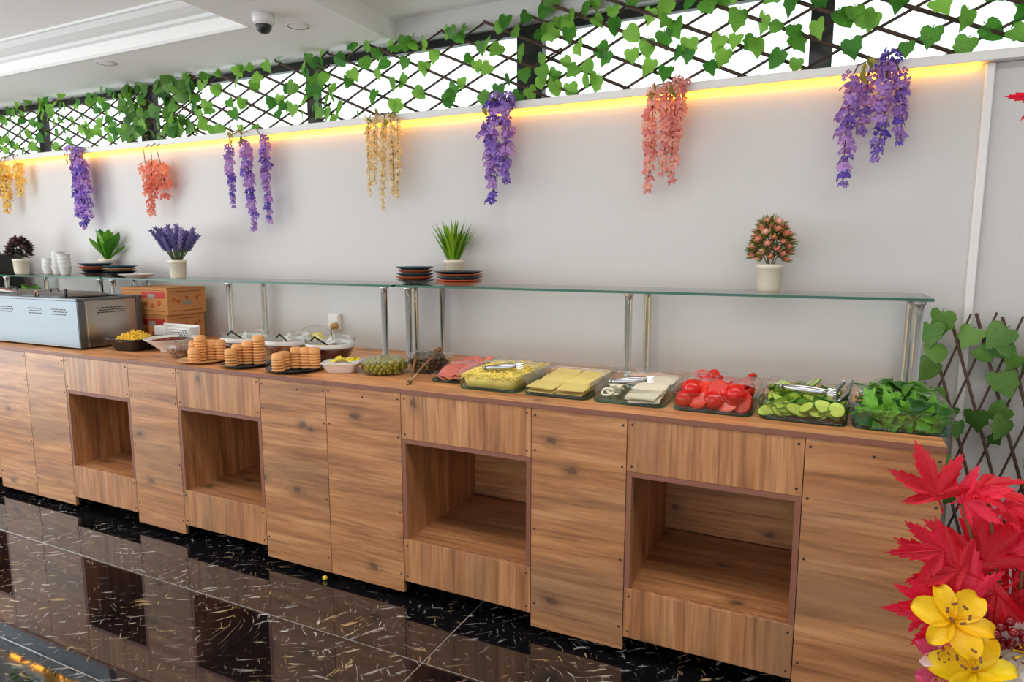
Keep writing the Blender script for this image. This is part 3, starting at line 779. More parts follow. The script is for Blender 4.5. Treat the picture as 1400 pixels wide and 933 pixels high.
garland('salmon pink flower garland with long thin strands', 'pink', [(3.10, 2.11, 3.085, 1.70, 1.15), (3.16, 2.13, 3.15, 1.77, 1.0), (3.20, 2.15, 3.185, 1.74, 1.05), (3.225, 2.14, 3.215, 1.93, 1.0)], size=0.039, leaves=4)
garland('large rightmost violet flower garland with spread strands', 'purple', [(3.855, 2.09, 3.845, 1.70, 1.3), (3.91, 2.08, 3.90, 1.90, 1.25), (3.97, 2.155, 3.955, 1.79, 1.25), (4.01, 2.10, 4.03, 1.845, 1.05), (3.93, 2.11, 3.99, 2.05, 1.2)], size=0.038, leaves=5)

# ================================================================== things on the glass shelf
POT = [(0, 0), (0.040, 0), (0.0425, 0.004), (0.0435, 0.014), (0.0455, 0.018), (0.049, 0.092), (0.0525, 0.094), (0.053, 0.108), (0.050, 0.110), (0.047, 0.108), (0.046, 0.092), (0, 0.090)]
def pot(label, loc, h=1.0, mat='cream'):
    t = thing('potted_plant', label, 'potted plant', loc, 0, 'small potted plants on the glass shelf')
    MB().lathe([(r, z * h) for r, z in POT], 28).build('pot', mat, t)
    MB().lathe([(0, 0.098 * h), (0.03, 0.099 * h), (0.046, 0.095 * h)], 16).build('soil', 'soil', t)
    return t
def head_mesh(name, mats, bud=True):
    mb = MB()
    for k in range(9):
        a = k * 2.4; e = R(0.2, 1.15)
        m = Matrix.Rotation(a, 4, 'Z') @ Matrix.Rotation(e, 4, 'Y')
        mb.add([(0, 0, 0), (0.10, 0, 0.5), (0.0, 0, 1.0), (-0.10, 0, 0.5), (0, 0.06, 0.5)], [(0, 1, 4), (1, 2, 4), (2, 3, 4), (3, 0, 4)], 0, True, m)
    if bud:
        for k in range(5):
            m = Matrix.Rotation(k * 1.256 + .3, 4, 'Z') @ Matrix.Rotation(0.45, 4, 'Y')
            mb.add([(0, 0, 0.1), (0.16, 0, 0.4), (0, 0, 0.85), (-0.16, 0, 0.4)], [(0, 1, 2, 3)], 1, True, m)
        mb.ball((0, 0, 0.42), 0.26, 8, 5, 1)
    return mb.mesh(name, mats)
def bushy(label, loc, mats, nh, R0, ztop, hs, h=1.0):
    t = pot(label, loc, h)
    hm = [head_mesh('flower_head', mats) for _ in range(3)]
    zb = 0.098 * h
    for k in range(6):
        a = k * 1.047
        MB().tube([(0.008 * math.cos(a), 0.008 * math.sin(a), zb), (0.028 * math.cos(a), 0.028 * math.sin(a), zb + 0.05), (0.045 * math.cos(a), 0.045 * math.sin(a), zb + 0.11)], 0.0022, 5).build('stalk', 'stem', t)
    for k in range(nh):
        f = (k + .5) / nh; a = k * 2.4
        zz = zb + 0.045 + (ztop - zb - 0.06) * f
        rad = R0 * math.sqrt(max(0.1, 1 - abs(2 * f - 0.75) ** 2)) * R(0.75, 1)
        d = Vector((math.cos(a), math.sin(a), 0.5 + f))
        q = d.to_track_quat('Z', 'Y').to_euler()
        place('flower_head', random.choice(hm), t, (rad * .75 * math.cos(a), rad * .75 * math.sin(a), zz - 0.02), q, hs * R(0.85, 1.15))
    return t
bushy('cream pot with bushy orange pink flowers alone on the right shelf', (3.603, 0.72, ZS), ['mid_leaf', 'bud'], 42, 0.080, 0.30, 0.050)
# grass
t = pot('cream pot of bright green grass behind the two plate stacks', (2.101, 0.765, ZS), 1.08)
gb = MB().add([(-0.045, 0, 0), (0.045, 0, 0), (-0.06, 0.03, .45), (0.06, 0.03, .45), (-0.035, 0.11, .8), (0.035, 0.11, .8), (0, 0.2, 1.0)], [(0, 1, 3, 2), (2, 3, 5, 4), (4, 5, 6)], 0, True).mesh('grass_blade', 'grass')
for k in range(70):
    a = k * 2.4; f = math.sqrt((k + .5) / 70)
    place('grass_blade', gb, t, (0.022 * f * math.cos(a), 0.022 * f * math.sin(a), 0.10), Euler((R(-0.05, 0.1) - 0.46 * f, 0, a - PI / 2)), (0.14, 0.14, R(0.15, 0.262) * (1 - .12 * f)))
# lavender
t = pot('cream pot of lavender beside a flat white dish', (0.276, 0.60, ZS), 1.0)
lvm = MB(); lvm.tube([(0, 0, 0), (0, 0, .5)], 0.012, 5, 1)
for k in range(9):
    for j in range(3):
        m = Matrix.Translation((0, 0, .40 + k * .065)) @ Matrix.Rotation(j * 2.1 + k, 4, 'Z') @ Matrix.Rotation(0.6, 4, 'Y')
        lvm.add([(0, 0, 0), (0.035, 0.0, .05), (0, 0, .13), (-.035, 0, .05), (0, .03, .06)], [(0, 1, 4), (1, 2, 4), (2, 3, 4), (3, 0, 4)], 0, True, m)
lvm = lvm.mesh('lavender_spike', ['lavender', 'stem'])
for k in range(30):
    a = k * 2.4; f = math.sqrt((k + .5) / 30)
    place('lavender_spike', lvm, t, (0.018 * f * math.cos(a), 0.018 * f * math.sin(a), 0.098), Euler((0, 0.62 * f + R(-.06, .06), a)), (0.20, 0.20, R(0.17, 0.235)))
# leafy
t = pot('cream pot with broad green leaves behind dark plate stacks', (-0.673, 0.79, ZS), 1.0)
pl = MB().grid(lambda u, v: ((u - .5) * 2 * 0.19 * (math.sin(PI * min(1, 0.04 + v ** 1.9 * .96)) ** .75 * .92 + .08 * (1 - v)), 0.10 * v * v - 0.3 * (u - .5) ** 2 * 0.4, v), 4, 7).mesh('leaf', 'leafy')
for k, (a, tl, s) in enumerate([(0.2, .42, .22), (2.8, .40, .22), (1.5, .12, .20), (3.5, .55, .19), (5.9, .62, .20), (4.5, .15, .215), (0.3, .85, .17), (3.1, .15, .225), (6.1, .12, .22)]):
    place('leaf', pl, t, (0.008 * math.cos(a), 0.008 * math.sin(a), 0.098), Euler((-tl, 0, a - PI / 2)), s)
bushy('cream pot with dark brownish foliage at the left end of the shelf', (-1.376, 0.62, ZS), ['dark_leaf', 'dark_leaf'], 30, 0.075, 0.275, 0.05)

# plates
def plate_mesh(name, r, h, mats):
    return MB().lathe([(0, 0), (r * .58, 0), (r * .62, 0.002), (r * .96, h - 0.003), (r, h - 0.001), (r * .995, h), (r * .93, h - 0.003), (r * .60, 0.005), (0, 0.0045)], 40).mesh(name, mats)
def stack(x, y, r, seq, where, dz=0.0105, z=ZS):
    for i, (m, word) in enumerate(seq):
        o = place('dinner_plate', plate_mesh('dinner_plate', r * R(.97, 1.02), dz + 0.004, m), None, (x + R(-.004, .004), y + R(-.004, .004), z + i * dz))
        nth = ['lowest', 'second from the bottom', 'third from the bottom', 'fourth from the bottom', 'topmost'][i] if i < len(seq) - 1 else 'topmost'
        tag(o, '%s plate, %s of %s' % (word, nth, where), 'plate', 'stacked plates on the glass shelf')
stack(1.928, 0.68, 0.0975, [('navy_plate', 'dark blue'), ('orange_plate', 'orange'), ('teal_plate', 'teal'), ('orange_plate', 'orange'), ('teal_plate', 'teal')], 'the taller stack left of the grass', 0.0162)
stack(2.215, 0.625, 0.116, [('orange_plate', 'orange'), ('orange_plate', 'orange'), ('teal_plate', 'teal'), ('orange_plate', 'orange'), ('navy_plate', 'dark blue')], 'the stack in front of the grass', 0.0125)
stack(-0.575, 0.645, 0.10, [('navy_plate', 'dark blue'), ('navy_plate', 'dark blue'), ('orange_plate', 'orange'), ('teal_plate', 'teal')], 'the stack before the leafy pot', 0.020)
stack(-0.34, 0.65, 0.10, [('navy_plate', 'dark blue'), ('navy_plate', 'dark blue'), ('tan_plate', 'tan'), ('teal_plate', 'teal')], 'the stack beside the flat white dish', 0.0165)
tag(MB().lathe([(0, 0), (0.055, 0), (0.058, 0.002), (0.102, 0.020), (0.104, 0.022), (0.101, 0.0225), (0.056, 0.005), (0, 0.005)], 36).build('shallow_dish', 'white', None, (-0.07, 0.575, ZS)),
    'wide shallow white dish with tan inside beside the lavender', 'dish')
# cups: stacked, slightly leaning
cupm = MB().lathe([(0, 0), (0.026, 0), (0.028, 0.004), (0.030, 0.010), (0.042, 0.060), (0.0435, 0.062), (0.041, 0.060), (0.029, 0.014), (0, 0.012)], 24).mesh('cup', 'white')
for nm, x, y, n, lean in (('left', -1.20, 0.70, 3, 0.02), ('middle', -1.035, 0.67, 5, 0.10), ('right', -0.90, 0.64, 4, -0.08)):
    for i in range(n):
        d = i * 0.026
        o = place('cup', cupm, None, (x + math.sin(lean) * d, y, ZS + 0.0005 + math.cos(lean) * d), (0, lean if i else 0, 0))
        tag(o, 'small white cup in the %s nested stack near the dark potted plant' % nm, 'cup', 'white cups in the %s nested stack' % nm)

# wall socket
t = thing('wall_socket', 'white wall socket box with a plug above the jam bowls', 'socket', (1.255, YW, 0.99))
MB().box((-0.042, -0.028, 0), (0.042, 0, 0.10), 0.006).build('box', 'white', t)
MB().box((-0.036, -0.032, 0.052), (0.036, -0.027, 0.094), 0.003).build('lid', 'trim', t)
MB().lathe([(0, 0), (0.020, 0), (0.018, 0.03), (0.008, 0.045), (0, 0.045)], 18, 0, Matrix.Translation((0.020, -0.03, 0.03)) @ Matrix.Rotation(PI / 2, 4, 'X')).build('plug', 'tan_plate', t)
MB().tube([(0.020, -0.07, 0.03), (0.022, -0.075, 0.0), (0.02, -0.05, -0.06), (0.01, -0.02, -0.088)], 0.0035, 6).build('cable', 'black', t)

# ================================================================== steel food warmer
t = thing('food_warmer', 'long stainless steel food warmer at the left end of counter', 'food warmer', (-0.60, 0.275, ZT))
bx0, bx1, by0, by1, bz1 = -0.72, 0.712, -0.188, 0.188, 0.287
for fx in (-0.66, 0.0, 0.66):
    for fy in (-0.15, 0.15):
        MB().lathe([(0, 0), (0.012, 0), (0.015, 0.012), (0, 0.012)], 10).build('foot', 'black', t, (fx, fy, 0))
MB().box((bx0, by0 + 0.001, 0.012), (bx1 - 0.002, by1, bz1 - 0.012), 0.002).build('body', 'steel_dark', t)
MB().box((bx0, by0 - 0.002, 0.016), (bx1 - 0.001, by0 + 0.001, bz1 - 0.014), 0.0008).build('front_sheet', 'steel', t)
MB().box((bx1 - 0.002, by0 + 0.048, 0.018), (bx1 + 0.001, by1 - 0.04, bz1 - 0.022), 0.0008).build('side_sheet', 'steel_dark', t)
MB().box((bx1 - 0.002, by0, 0.012), (bx1 + 0.004, by0 + 0.04, bz1 - 0.014), 0.0008).build('corner_strip', 'steel', t)
MB().box((bx1 - 0.002, by1 - 0.034, 0.012), (bx1 + 0.004, by1, bz1 - 0.014), 0.0008).build('corner_strip', 'steel', t)
MB().box((bx0, by0 - 0.006, bz1 - 0.016), (bx1 + 0.006, by0 + 0.03, bz1), 0.003).build('top_rim', 'steel', t)
MB().box((bx0, by1 - 0.03, bz1 - 0.016), (bx1 + 0.006, by1 + 0.004, bz1), 0.003).build('top_rim', 'steel', t)
MB().box((bx1 - 0.03, by0 + 0.03, bz1 - 0.016), (bx1 + 0.006, by1 - 0.03, bz1), 0.003).build('top_rim', 'steel', t)
slot = MB().box((-0.010, -0.0012, -0.0028), (0.010, 0.0012, 0.0028), 0.0005).mesh('vent_slot', 'black')
for cx in (-0.30, 0.03, 0.32, 0.545):
    for r_ in range(3):
        for k in range(5):
            place('vent_slot', slot, t, (cx - 0.055 + k * 0.026 + (0.013 if r_ % 2 else 0), by0 - 0.003, 0.222 - r_ * 0.014))
for r_ in range(3):
    for k in range(7):
        place('vent_slot', slot, t, (bx1 + 0.0015, by0 + 0.115 + k * 0.024 + (0.012 if r_ % 2 else 0), 0.228 - r_ * 0.013), (0, 0, PI / 2))
for cx, w in ((-0.52, 0.36), (-0.12, 0.40), (0.30, 0.40)):
    ld = MB().loft([rr(w, 0.29, 0.02, bz1 - 0.004, 4), rr(w, 0.29, 0.02, bz1 + 0.003, 4), rr(w - 0.06, 0.23, 0.02, bz1 + 0.018, 4), rr(w - 0.10, 0.19, 0.02, bz1 + 0.019, 4)], 0, True, True, False).build('lid', 'steel', t, (cx, 0, 0))
    hx = 0.0
    MB().tube([(-0.04, -0.06, bz1 + 0.016), (-0.035, -0.06, bz1 + 0.04), (0.035, -0.06, bz1 + 0.04), (0.04, -0.06, bz1 + 0.016)], 0.004, 6).build('lid_handle', 'black', ld)
MB().tube([(0.60, by0 + 0.012, bz1 - 0.002), (0.602, by0 + 0.012, bz1 + 0.05)], [0.006, 0.010], 8).build('tap_lever', 'black', t)
MB().tube([(0.31, by0 + 0.015, bz1 - 0.002), (0.305, by0 + 0.015, bz1 + 0.02), (0.318, by0 + 0.015, bz1 + 0.036), (0.335, by0 + 0.015, bz1 + 0.03), (0.34, by0 + 0.015, bz1 - 0.002)], 0.004, 8).build('hook', 'bronze', t)
# serving tongs lying on it
t = thing('serving_tongs', 'tongs with reddish handles lying on the steel warmer', 'tongs', (-0.72, 0.13, ZT + bz1 + 0.012), 0.5)
for s_ in (-1, 1):
    MB().tube([(-0.12, s_ * 0.035, 0.03), (-0.05, s_ * 0.03, 0.025), (0.05, s_ * 0.015, 0.008), (0.12, 0.002 * s_, 0.0)], [0.012, 0.010, 0.006, 0.006], 8).build('arm', 'print_red' if s_ > 0 else 'white', t)
MB().tube([(0.11, -0.006, 0.0), (0.125, 0, 0.0), (0.11, 0.006, 0.0)], 0.005, 6).build('hinge', 'steel', t)
# upright black appliance and foliage at the very left
t = thing('black_appliance', 'upright black appliance at the left edge behind the warmer', 'appliance', (-1.775, 0.66, ZT))
MB().box((-0.11, -0.11, 0), (0.11, 0.13, 0.53), 0.012).build('casing', 'black', t)
MB().box((-0.08, -0.114, 0.30), (0.08, -0.108, 0.48), 0.003).build('front_plate', 'navy_plate', t)
MB().lathe([(0, 0.53), (0.035, 0.53), (0.033, 0.545), (0, 0.55)], 16).build('top_cap', 'black', t)
t = thing('potted_plant', 'dark green leafy plant behind the warmer under the far left shelf', 'potted plant', (-1.50, 0.745, ZT))
MB().lathe([(0, 0), (0.05, 0), (0.065, 0.12), (0.07, 0.122), (0.07, 0.14), (0.064, 0.14), (0.06, 0.12), (0, 0.12)], 22).build('pot', 'black', t)
for k in range(11):
    a = k * 2.4; tl = R(0.15, 0.9)
    place('leaf', pl, t, (0.01 * math.cos(a), 0.01 * math.sin(a), 0.12), Euler((-tl, 0, a - PI / 2)), R(0.15, 0.205))

# ================================================================== cardboard boxes
def carton(label, x0, y0, z0, w, d, h, rz=0.0):
    t = thing('cardboard_box', label, 'box', (x0 - w / 2, y0 + d / 2, z0), rz, 'stacked cardboard boxes')
    MB().box((-w / 2, -d / 2, 0), (w / 2, d / 2, h), 0.003).build('carton', 'card', t)
    MB().box((-w / 2 - .001, -d / 2 - .001, h - 0.0005), (w / 2 + .001, -0.002, h + 0.0015), 0.0006).build('flap', 'card', t)
    MB().box((-w / 2 - .001, 0.002, h - 0.0005), (w / 2 + .001, d / 2 + .001, h + 0.0015), 0.0006).build('flap', 'card', t)
    e = 0.0006
    f = lambda nm, m, u0, u1, v0, v1: MB().box((u0, -d / 2 - e, v0), (u1, -d / 2 + e, v1)).build(nm, m, t)
    g = lambda nm, m, u0, u1, v0, v1: MB().box((w / 2 - e, u0, v0), (w / 2 + e, u1, v1)).build(nm, m, t)
    f('printed_panel', 'print_red', -0.02, w / 2 - 0.012, h * .62, h * .86)
    MB().box((0.035, -d / 2 - 2.2 * e, h * .60), (0.095, -d / 2, h * .78)).build('printed_panel', 'print_grey', t)
    f('printed_line', 'print_dark', -w / 2 + .03, w / 2 - .02, h * .14, h * .165)
    f('printed_line', 'print_dark', -w / 2 + .03, w / 2 - .02, h * .90, h * .92)
    g('printed_line', 'print_dark', -d / 2 + .03, d / 2 - .03, h * .13, h * .155)
    g('printed_line', 'print_dark', -d / 2 + .03, d / 2 - .03, h * .85, h * .875)
    g('printed_panel', 'print_grey', -0.03, 0.035, h * .36, h * .50)
    for y_, z_, r_ in ((-0.09, .58, .011), (-0.06, .50, .012), (0.0, .62, .010), (0.07, .60, .012), (0.095, .68, .009)):
        mb = MB()
        for k in range(5):
            mb.lathe([(0, 0), (r_ * .55, 0), (r_ * .5, 0.0012), (0, 0.0012)], 8, 0, Matrix.Rotation(PI / 2, 4, 'Y') @ Matrix.Translation((r_ * .6 * math.cos(k * 1.257), r_ * .6 * math.sin(k * 1.257), 0)))
        mb.build('printed_flower', 'print_orange', t, (w / 2, y_, z_ * h))
    for x_, z_ in ((0.02, .42), (0.07, .34), (0.13, .45)):
        mb = MB()
        for k in range(5):
            mb.lathe([(0, 0), (0.008, 0), (0.007, 0.0012), (0, 0.0012)], 8, 0, Matrix.Rotation(PI / 2, 4, 'X') @ Matrix.Translation((0.010 * math.cos(k * 1.257), 0.010 * math.sin(k * 1.257), 0)))
        mb.build('printed_flower', 'print_orange', t, (x_, -d / 2, z_ * h))
    return t
carton('lower cardboard box with red print stacked beside the warmer', 0.272, 0.505, ZT, 0.39, 0.265, 0.163)
carton('upper cardboard box with orange flower print, top of the stack', 0.285, 0.500, ZT + 0.1648, 0.40, 0.275, 0.163, 0.02)

# ================================================================== left food on the counter
def bowl(name, label, loc, prof, mat, n=32, cat='bowl', rz=0, sx=1, sy=1, group=None):
    t = thing(name, label, cat, loc, rz, group)
    MB().lathe(prof, n, 0, None, True, sx, sy).build('shell', mat, t)
    return t
def heap(parent, name, mat, r, z, h, bump=0.01, n=14, sx=1, sy=1, seed=0):
    def fn(u, v):
        a = u * 2 * PI; q = v * r
        x, y = q * math.cos(a) * sx, q * math.sin(a) * sy
        zz = z + h * (1 - v * v) + bump * noise.noise((x * 45 + seed, y * 45, seed)) * (1 - v ** 4)
        return (x, y, zz)
    return MB().grid(fn, 28, n).build(name, mat, parent)
def lumps(parent, name, mat, r, z, h, n, s, sx=1, sy=1):
    mb = MB()
    for k in range(n):
        f = math.sqrt((k + .5) / n); a = k * 2.4
        m = Matrix.Translation((r * f * math.cos(a) * sx, r * f * math.sin(a) * sy, z + h * (1 - f * f))) @ Euler((R(0, 3), R(0, 3), R(0, 3))).to_matrix().to_4x4()
        mb.box((-s * R(.6, 1.6), -s * .35, -s * .35), (s * R(.6, 1.6), s * .35, s * .35), s * .1, 0, m)
    o = mb.build(name, mat, parent); o['kind'] = 'stuff'
    return o
# black rectangular bowl with golden food
t = thing('serving_bowl', 'black square bowl heaped with golden yellow food beside the warmer', 'bowl', (0.335, 0.255, ZT), 0.12)
MB().loft([rr(.155, .145, .03, 0), rr(.165, .155, .03, .004), rr(.215, .20, .035, .062), rr(.242, .222, .036, .067), rr(.242, .222, .036, .070), rr(.21, .195, .034, .067), rr(.155, .145, .03, .010)], 0, True, True).build('shell', 'black', t)
heap(t, 'filling', 'fries', 0.100, 0.054, 0.032, 0.012)
lumps(t, 'golden_pieces', 'fries', 0.09, 0.060, 0.032, 80, 0.013)
# white flared bowl with dark spread
t = bowl('serving_bowl', 'white flared bowl of dark reddish spread', (0.585, 0.30, ZT), [(0, 0), (0.062, 0), (0.064, 0.008), (0.066, 0.012), (0.095, 0.035), (0.142, 0.072), (0.145, 0.074), (0.141, 0.075), (0.092, 0.040), (0.06, 0.016), (0, 0.014)], 'white')
heap(t, 'spread', 'jam', 0.122, 0.060, 0.014, 0.008)
# small wrapped glass bowl
t = bowl('serving_bowl', 'small glass bowl of brown pieces under cling film', (0.815, 0.19, ZT), [(0, 0), (0.052, 0), (0.072, 0.02), (0.084, 0.05), (0.087, 0.051), (0.083, 0.052), (0.070, 0.022), (0.05, 0.004), (0, 0.004)], 'glass')
lumps(t, 'brown_pieces', 'brown_food', 0.062, 0.022, 0.026, 46, 0.014)
def film_cap(parent, r, z, h, sx=1, sy=1, amp=0.006):
    def fn(u, v):
        a = u * 2 * PI; q = v * r
        x, y = q * math.cos(a) * sx, q * math.sin(a) * sy
        dz = -0.006 * max(0, v - .92) / .08
        return (x, y, z + h * (1 - v ** 3) + amp * noise.noise((x * 40, y * 40, r * 50)) + dz)
    return MB().grid(fn, 40, 12).build('cling_film', 'film', parent)
film_cap(t, 0.090, 0.060, 0.018, amp=0.014)
# white cutlery holder
t = thing('cutlery_holder', 'white rectangular plastic holder with forks before the boxes', 'holder', (0.425, 0.455, ZT), 0.0)
MB().box((-0.15, -0.04, 0), (0.15, 0.035, 0.012), 0.003).build('base', 'white', t)
MB().box((-0.15, 0.022, 0.012), (0.15, 0.034, 0.125), 0.004).build('back_wall', 'white', t)
MB().box((-0.15, -0.038, 0.012), (-0.142, 0.022, 0.115), 0.003).build('side_wall', 'white', t)
MB().box((0.142, -0.038, 0.012), (0.15, 0.022, 0.115), 0.003).build('side_wall', 'white', t)
MB().box((-0.142, -0.038, 0.012), (-0.05, -0.03, 0.115), 0.003).build('front_wall', 'white', t)
for k in range(7):
    MB().box((-0.045, -0.034, 0.014 + k * 0.014), (0.14, 0.02, 0.025 + k * 0.014), 0.003).build('napkin_pack', 'trim', t)
for k in range(4):
    z = 0.03 + k * .004
    MB().tube([(0.06 + k * .018, -0.045, z), (0.09 + k * .018, -0.05, z + 0.03), (0.075 + k * .018, -0.052, z + .06)], 0.0025, 5).build('fork_tine', 'steel', t)

# plates of stacked biscuits
bis = MB().lathe([(0, 0), (0.0185, 0), (0.0205, 0.0012), (0.0250, 0.0040), (0.0258, 0.0065), (0.0248, 0.0090), (0.0205, 0.0118), (0.0185, 0.0125), (0, 0.0125)], 16).mesh('biscuit', 'biscuit')
bist = MB().lathe([(0, 0), (0.022, 0), (0.0255, 0.003), (0.0250, 0.007), (0.0235, 0.020), (0.020, 0.0255), (0.016, 0.027), (0, 0.0275)], 16).mesh('biscuit', 'biscuit')
NTH = {4: ['front left', 'second from the left', 'third from the left', 'tallest right'], 5: ['front left', 'second from the left', 'middle', 'second from the right', 'rightmost']}
def biscuits(label_plate, where, loc, r, mat, stacks):
    o = tag(MB().lathe([(0, 0), (r * .62, 0), (r * .66, 0.003), (r * .97, 0.013), (r, 0.0155), (r * .985, 0.017), (r * .93, 0.015), (r * .64, 0.0065), (0, 0.006)], 44).build('serving_plate', mat, None, loc), label_plate, 'plate', 'plates of biscuits')
    for si, (x, y, n) in enumerate(stacks):
        nth = NTH[len(stacks)][si]
        z = loc[2] + 0.0066
        for i in range(n):
            last = i == n - 1
            b = place('biscuit', bist if last else bis, None, (x + R(-.0015, .0015), y + R(-.0015, .0015), z), (0, 0, R(0, 6)), 1.1)
            z += 0.01375
            tag(b, ('topmost golden biscuit of the %s stack on the %s' if last else 'golden brown biscuit in the %s stack on the %s') % (nth, where), 'biscuit', 'biscuits on the %s' % where)
biscuits('round tan plate carrying five biscuit stacks', 'tan plate', (1.04, 0.125, ZT), 0.122, 'tan_plate', [(1.055, 0.055, 4), (0.985, 0.118, 6), (1.03, 0.112, 8), (1.045, 0.165, 6), (1.085, 0.185, 6)])
biscuits('round black plate with four biscuit stacks next to tan plate', 'middle black plate', (1.33, 0.125, ZT), 0.118, 'navy_plate', [(1.305, 0.055, 5), (1.285, 0.112, 6), (1.322, 0.14, 7), (1.375, 0.16, 9)])
biscuits('round black plate with five biscuit stacks beside white oblong dish', 'right black plate', (1.625, 0.13, ZT), 0.127, 'navy_plate', [(1.61, 0.045, 5), (1.592, 0.10, 5), (1.615, 0.15, 6), (1.66, 0.165, 6), (1.70, 0.18, 6)])

# glass jam bowls
JB = [(0, 0), (0.075, 0), (0.095, 0.018), (0.115, 0.055), (0.126, 0.098), (0.1285, 0.100), (0.1245, 0.100), (0.112, 0.056), (0.092, 0.020), (0.073, 0.004), (0, 0.004)]
def jam_bowl(label, loc, mat, spoon=0.0, zs=1.22):
    t = bowl('jam_bowl', label, loc, [(r, z * zs) for r, z in JB], 'glass', 40, 'bowl', 0, 1, 1, 'round glass bowls of jam')
    MB().lathe([(0, 0.0045), (0.0725, 0.0045), (0.0915, 0.0205 * zs), (0.1105, 0.0545 * zs), (0.107, 0.057 * zs), (0, 0.058 * zs)], 40).build('jam', mat, t)
    MB().lathe([(0.1170, 0.062 * zs), (0.1215, 0.080 * zs), (0.1225, 0.080 * zs), (0.118, 0.062 * zs)], 40).build('white_band', 'white', t)
    MB().tube([(0.0, 0.02, 0.065), (0.02 + spoon * .02, -0.06, 0.105), (0.035 + spoon * .03, -0.118, 0.137), (0.04 + spoon * .03, -0.145, 0.122)], [0.004, 0.004, 0.005, 0.005], 7).build('ladle', 'black', t)
    return t
jam_bowl('glass bowl of dark red jam behind the left black plate', (1.03, 0.392, ZT), 'jam', 0)
jam_bowl('glass bowl of amber jam between two dark jam bowls', (1.318, 0.405, ZT), 'honey', 1)
jam_bowl('glass bowl of dark jam with black ladle behind the white oblong dish', (1.60, 0.405, ZT), 'jam', -1)
# domed dish of yellow cheese behind
t = thing('cheese_dome', 'clear glass dome over yellow food behind the jam bowls', 'glass dome', (1.29, 0.655, ZT))
MB().lathe([(0, 0), (0.07, 0), (0.115, 0.012), (0.117, 0.015), (0.07, 0.005), (0, 0.005)], 36).build('dish', 'white', t)
MB().lathe([(0.106, 0.014), (0.108, 0.06), (0.098, 0.10), (0.07, 0.13), (0.03, 0.143), (0, 0.145)], 36).build('dome', 'glass', t)
heap(t, 'yellow_food', 'cheese', 0.095, 0.012, 0.085, 0.02)
# white oblong dish with green and yellow food
t = thing('oblong_dish', 'white oblong dish with green and yellow slices', 'dish', (1.838, 0.205, ZT), 0.45)
MB().loft([rr(.115, .09, .02, 0), rr(.12, .095, .02, .003), rr(.165, .13, .022, .042), rr(.172, .136, .022, .044), rr(.172, .136, .022, .047), rr(.158, .122, .02, .045), rr(.112, .086, .02, .008)], 0, True, True).build('shell', 'white', t)
heap(t, 'filling', 'white', 0.07, 0.028, 0.018, 0.006, sx=1, sy=.78)
lm = MB().lathe([(0, 0), (0.017, 0), (0.0185, 0.0015), (0.017, 0.003), (0, 0.003)], 14).mesh('lemon_slice', 'lemon')
for k in range(9):
    o = place('lemon_slice', lm, t, (-.03 + .012 * k, R(-.02, .02), 0.052 + R(0, .006)), (R(-.6, .6), R(-.6, .6), 0))

# olives
ol = MB().ball((0, 0, 0), (0.0115, 0.0095, 0.0095), 10, 6).mesh('olive', 'olive')
olb = MB().ball((0, 0, 0), (0.0125, 0.010, 0.010), 10, 6).mesh('olive', 'black_olive')
olc = MB().ball((0, 0, 0), (0.0125, 0.010, 0.010), 10, 6).mesh('olive', 'brown_olive')
t = bowl('olive_bowl', 'round glass bowl full of green olives under cling film', (2.035, 0.262, ZT), [(0, 0), (0.085, 0), (0.100, 0.015), (0.112, 0.055), (0.115, 0.057), (0.110, 0.057), (0.098, 0.017), (0.083, 0.004), (0, 0.004)], 'glass')
film_cap(t, 0.113, 0.064, 0.010, amp=0.008)
def pile(c, r, z0, layers, per, me, label, group, sp=0.019, hz=0.0145):
    k = 0
    for l in range(layers):
        rl = r - (0.010 if l == 0 else 0) - max(0, l - 2) * 0.012
        n = int(per * (rl / r) ** 2)
        for i in range(n):
            f = math.sqrt((i + .6) / n); a = i * 2.39996 + l
            m = random.choice(me) if isinstance(me, list) else me
            o = place('olive', m, None, (c[0] + rl * f * math.cos(a), c[1] + rl * f * math.sin(a), z0 + l * hz + R(-.002, .002)), (R(0, 3), R(0, 3), R(0, 3)))
            tag(o, label, 'olive', group)
pile((2.035, 0.262), 0.095, ZT + 0.0145, 4, 62, ol, 'green olive in the round glass bowl', 'green olives in the glass bowl')
t = bowl('olive_bowl', 'glass bowl of dark and brown olives with bronze tongs', (2.195, 0.385, ZT), [(0, 0), (0.07, 0), (0.090, 0.02), (0.102, 0.070), (0.105, 0.072), (0.100, 0.072), (0.087, 0.022), (0.068, 0.004), (0, 0.004)], 'glass')
film_cap(t, 0.103, 0.080, 0.014, amp=0.012)
pile((2.195, 0.385), 0.084, ZT + 0.0150, 5, 42, [olb, olb, olc], 'dark olive in the glass bowl beside bronze tongs', 'dark olives in the glass bowl', hz=0.0155)
t = thing('serving_tongs', 'bronze spring tongs leaning on the dark olive bowl', 'tongs', (2.285, 0.085, ZT + 0.006))
MB().tube([(0, 0, 0), (-0.03, 0.07, 0.035), (-0.07, 0.16, 0.078), (-0.095, 0.20, 0.092)], [0.007, 0.006, 0.007, 0.009], 8, 0, None, 0.5).build('arm', 'bronze', t)
MB().tube([(0, 0, 0), (0.0, 0.10, 0.05), (-0.005, 0.20, 0.088), (-0.01, 0.265, 0.100)], [0.007, 0.006, 0.007, 0.009], 8, 0, None, 0.5).build('arm', 'bronze', t)
MB().tube([(-0.004, 0.004, 0.004), (0.0, -0.012, -0.001), (0.004, 0.006, 0.004)], 0.007, 8).build('spring_end', 'bronze', t)
for k in range(4):
    MB().tube([(-0.005 - k * .006, 0.235, 0.100), (-0.002 - k * .006, 0.265, 0.112), (-0.004 - k * .006, 0.285, 0.106)], 0.0028, 5).build('prong', 'bronze', t)

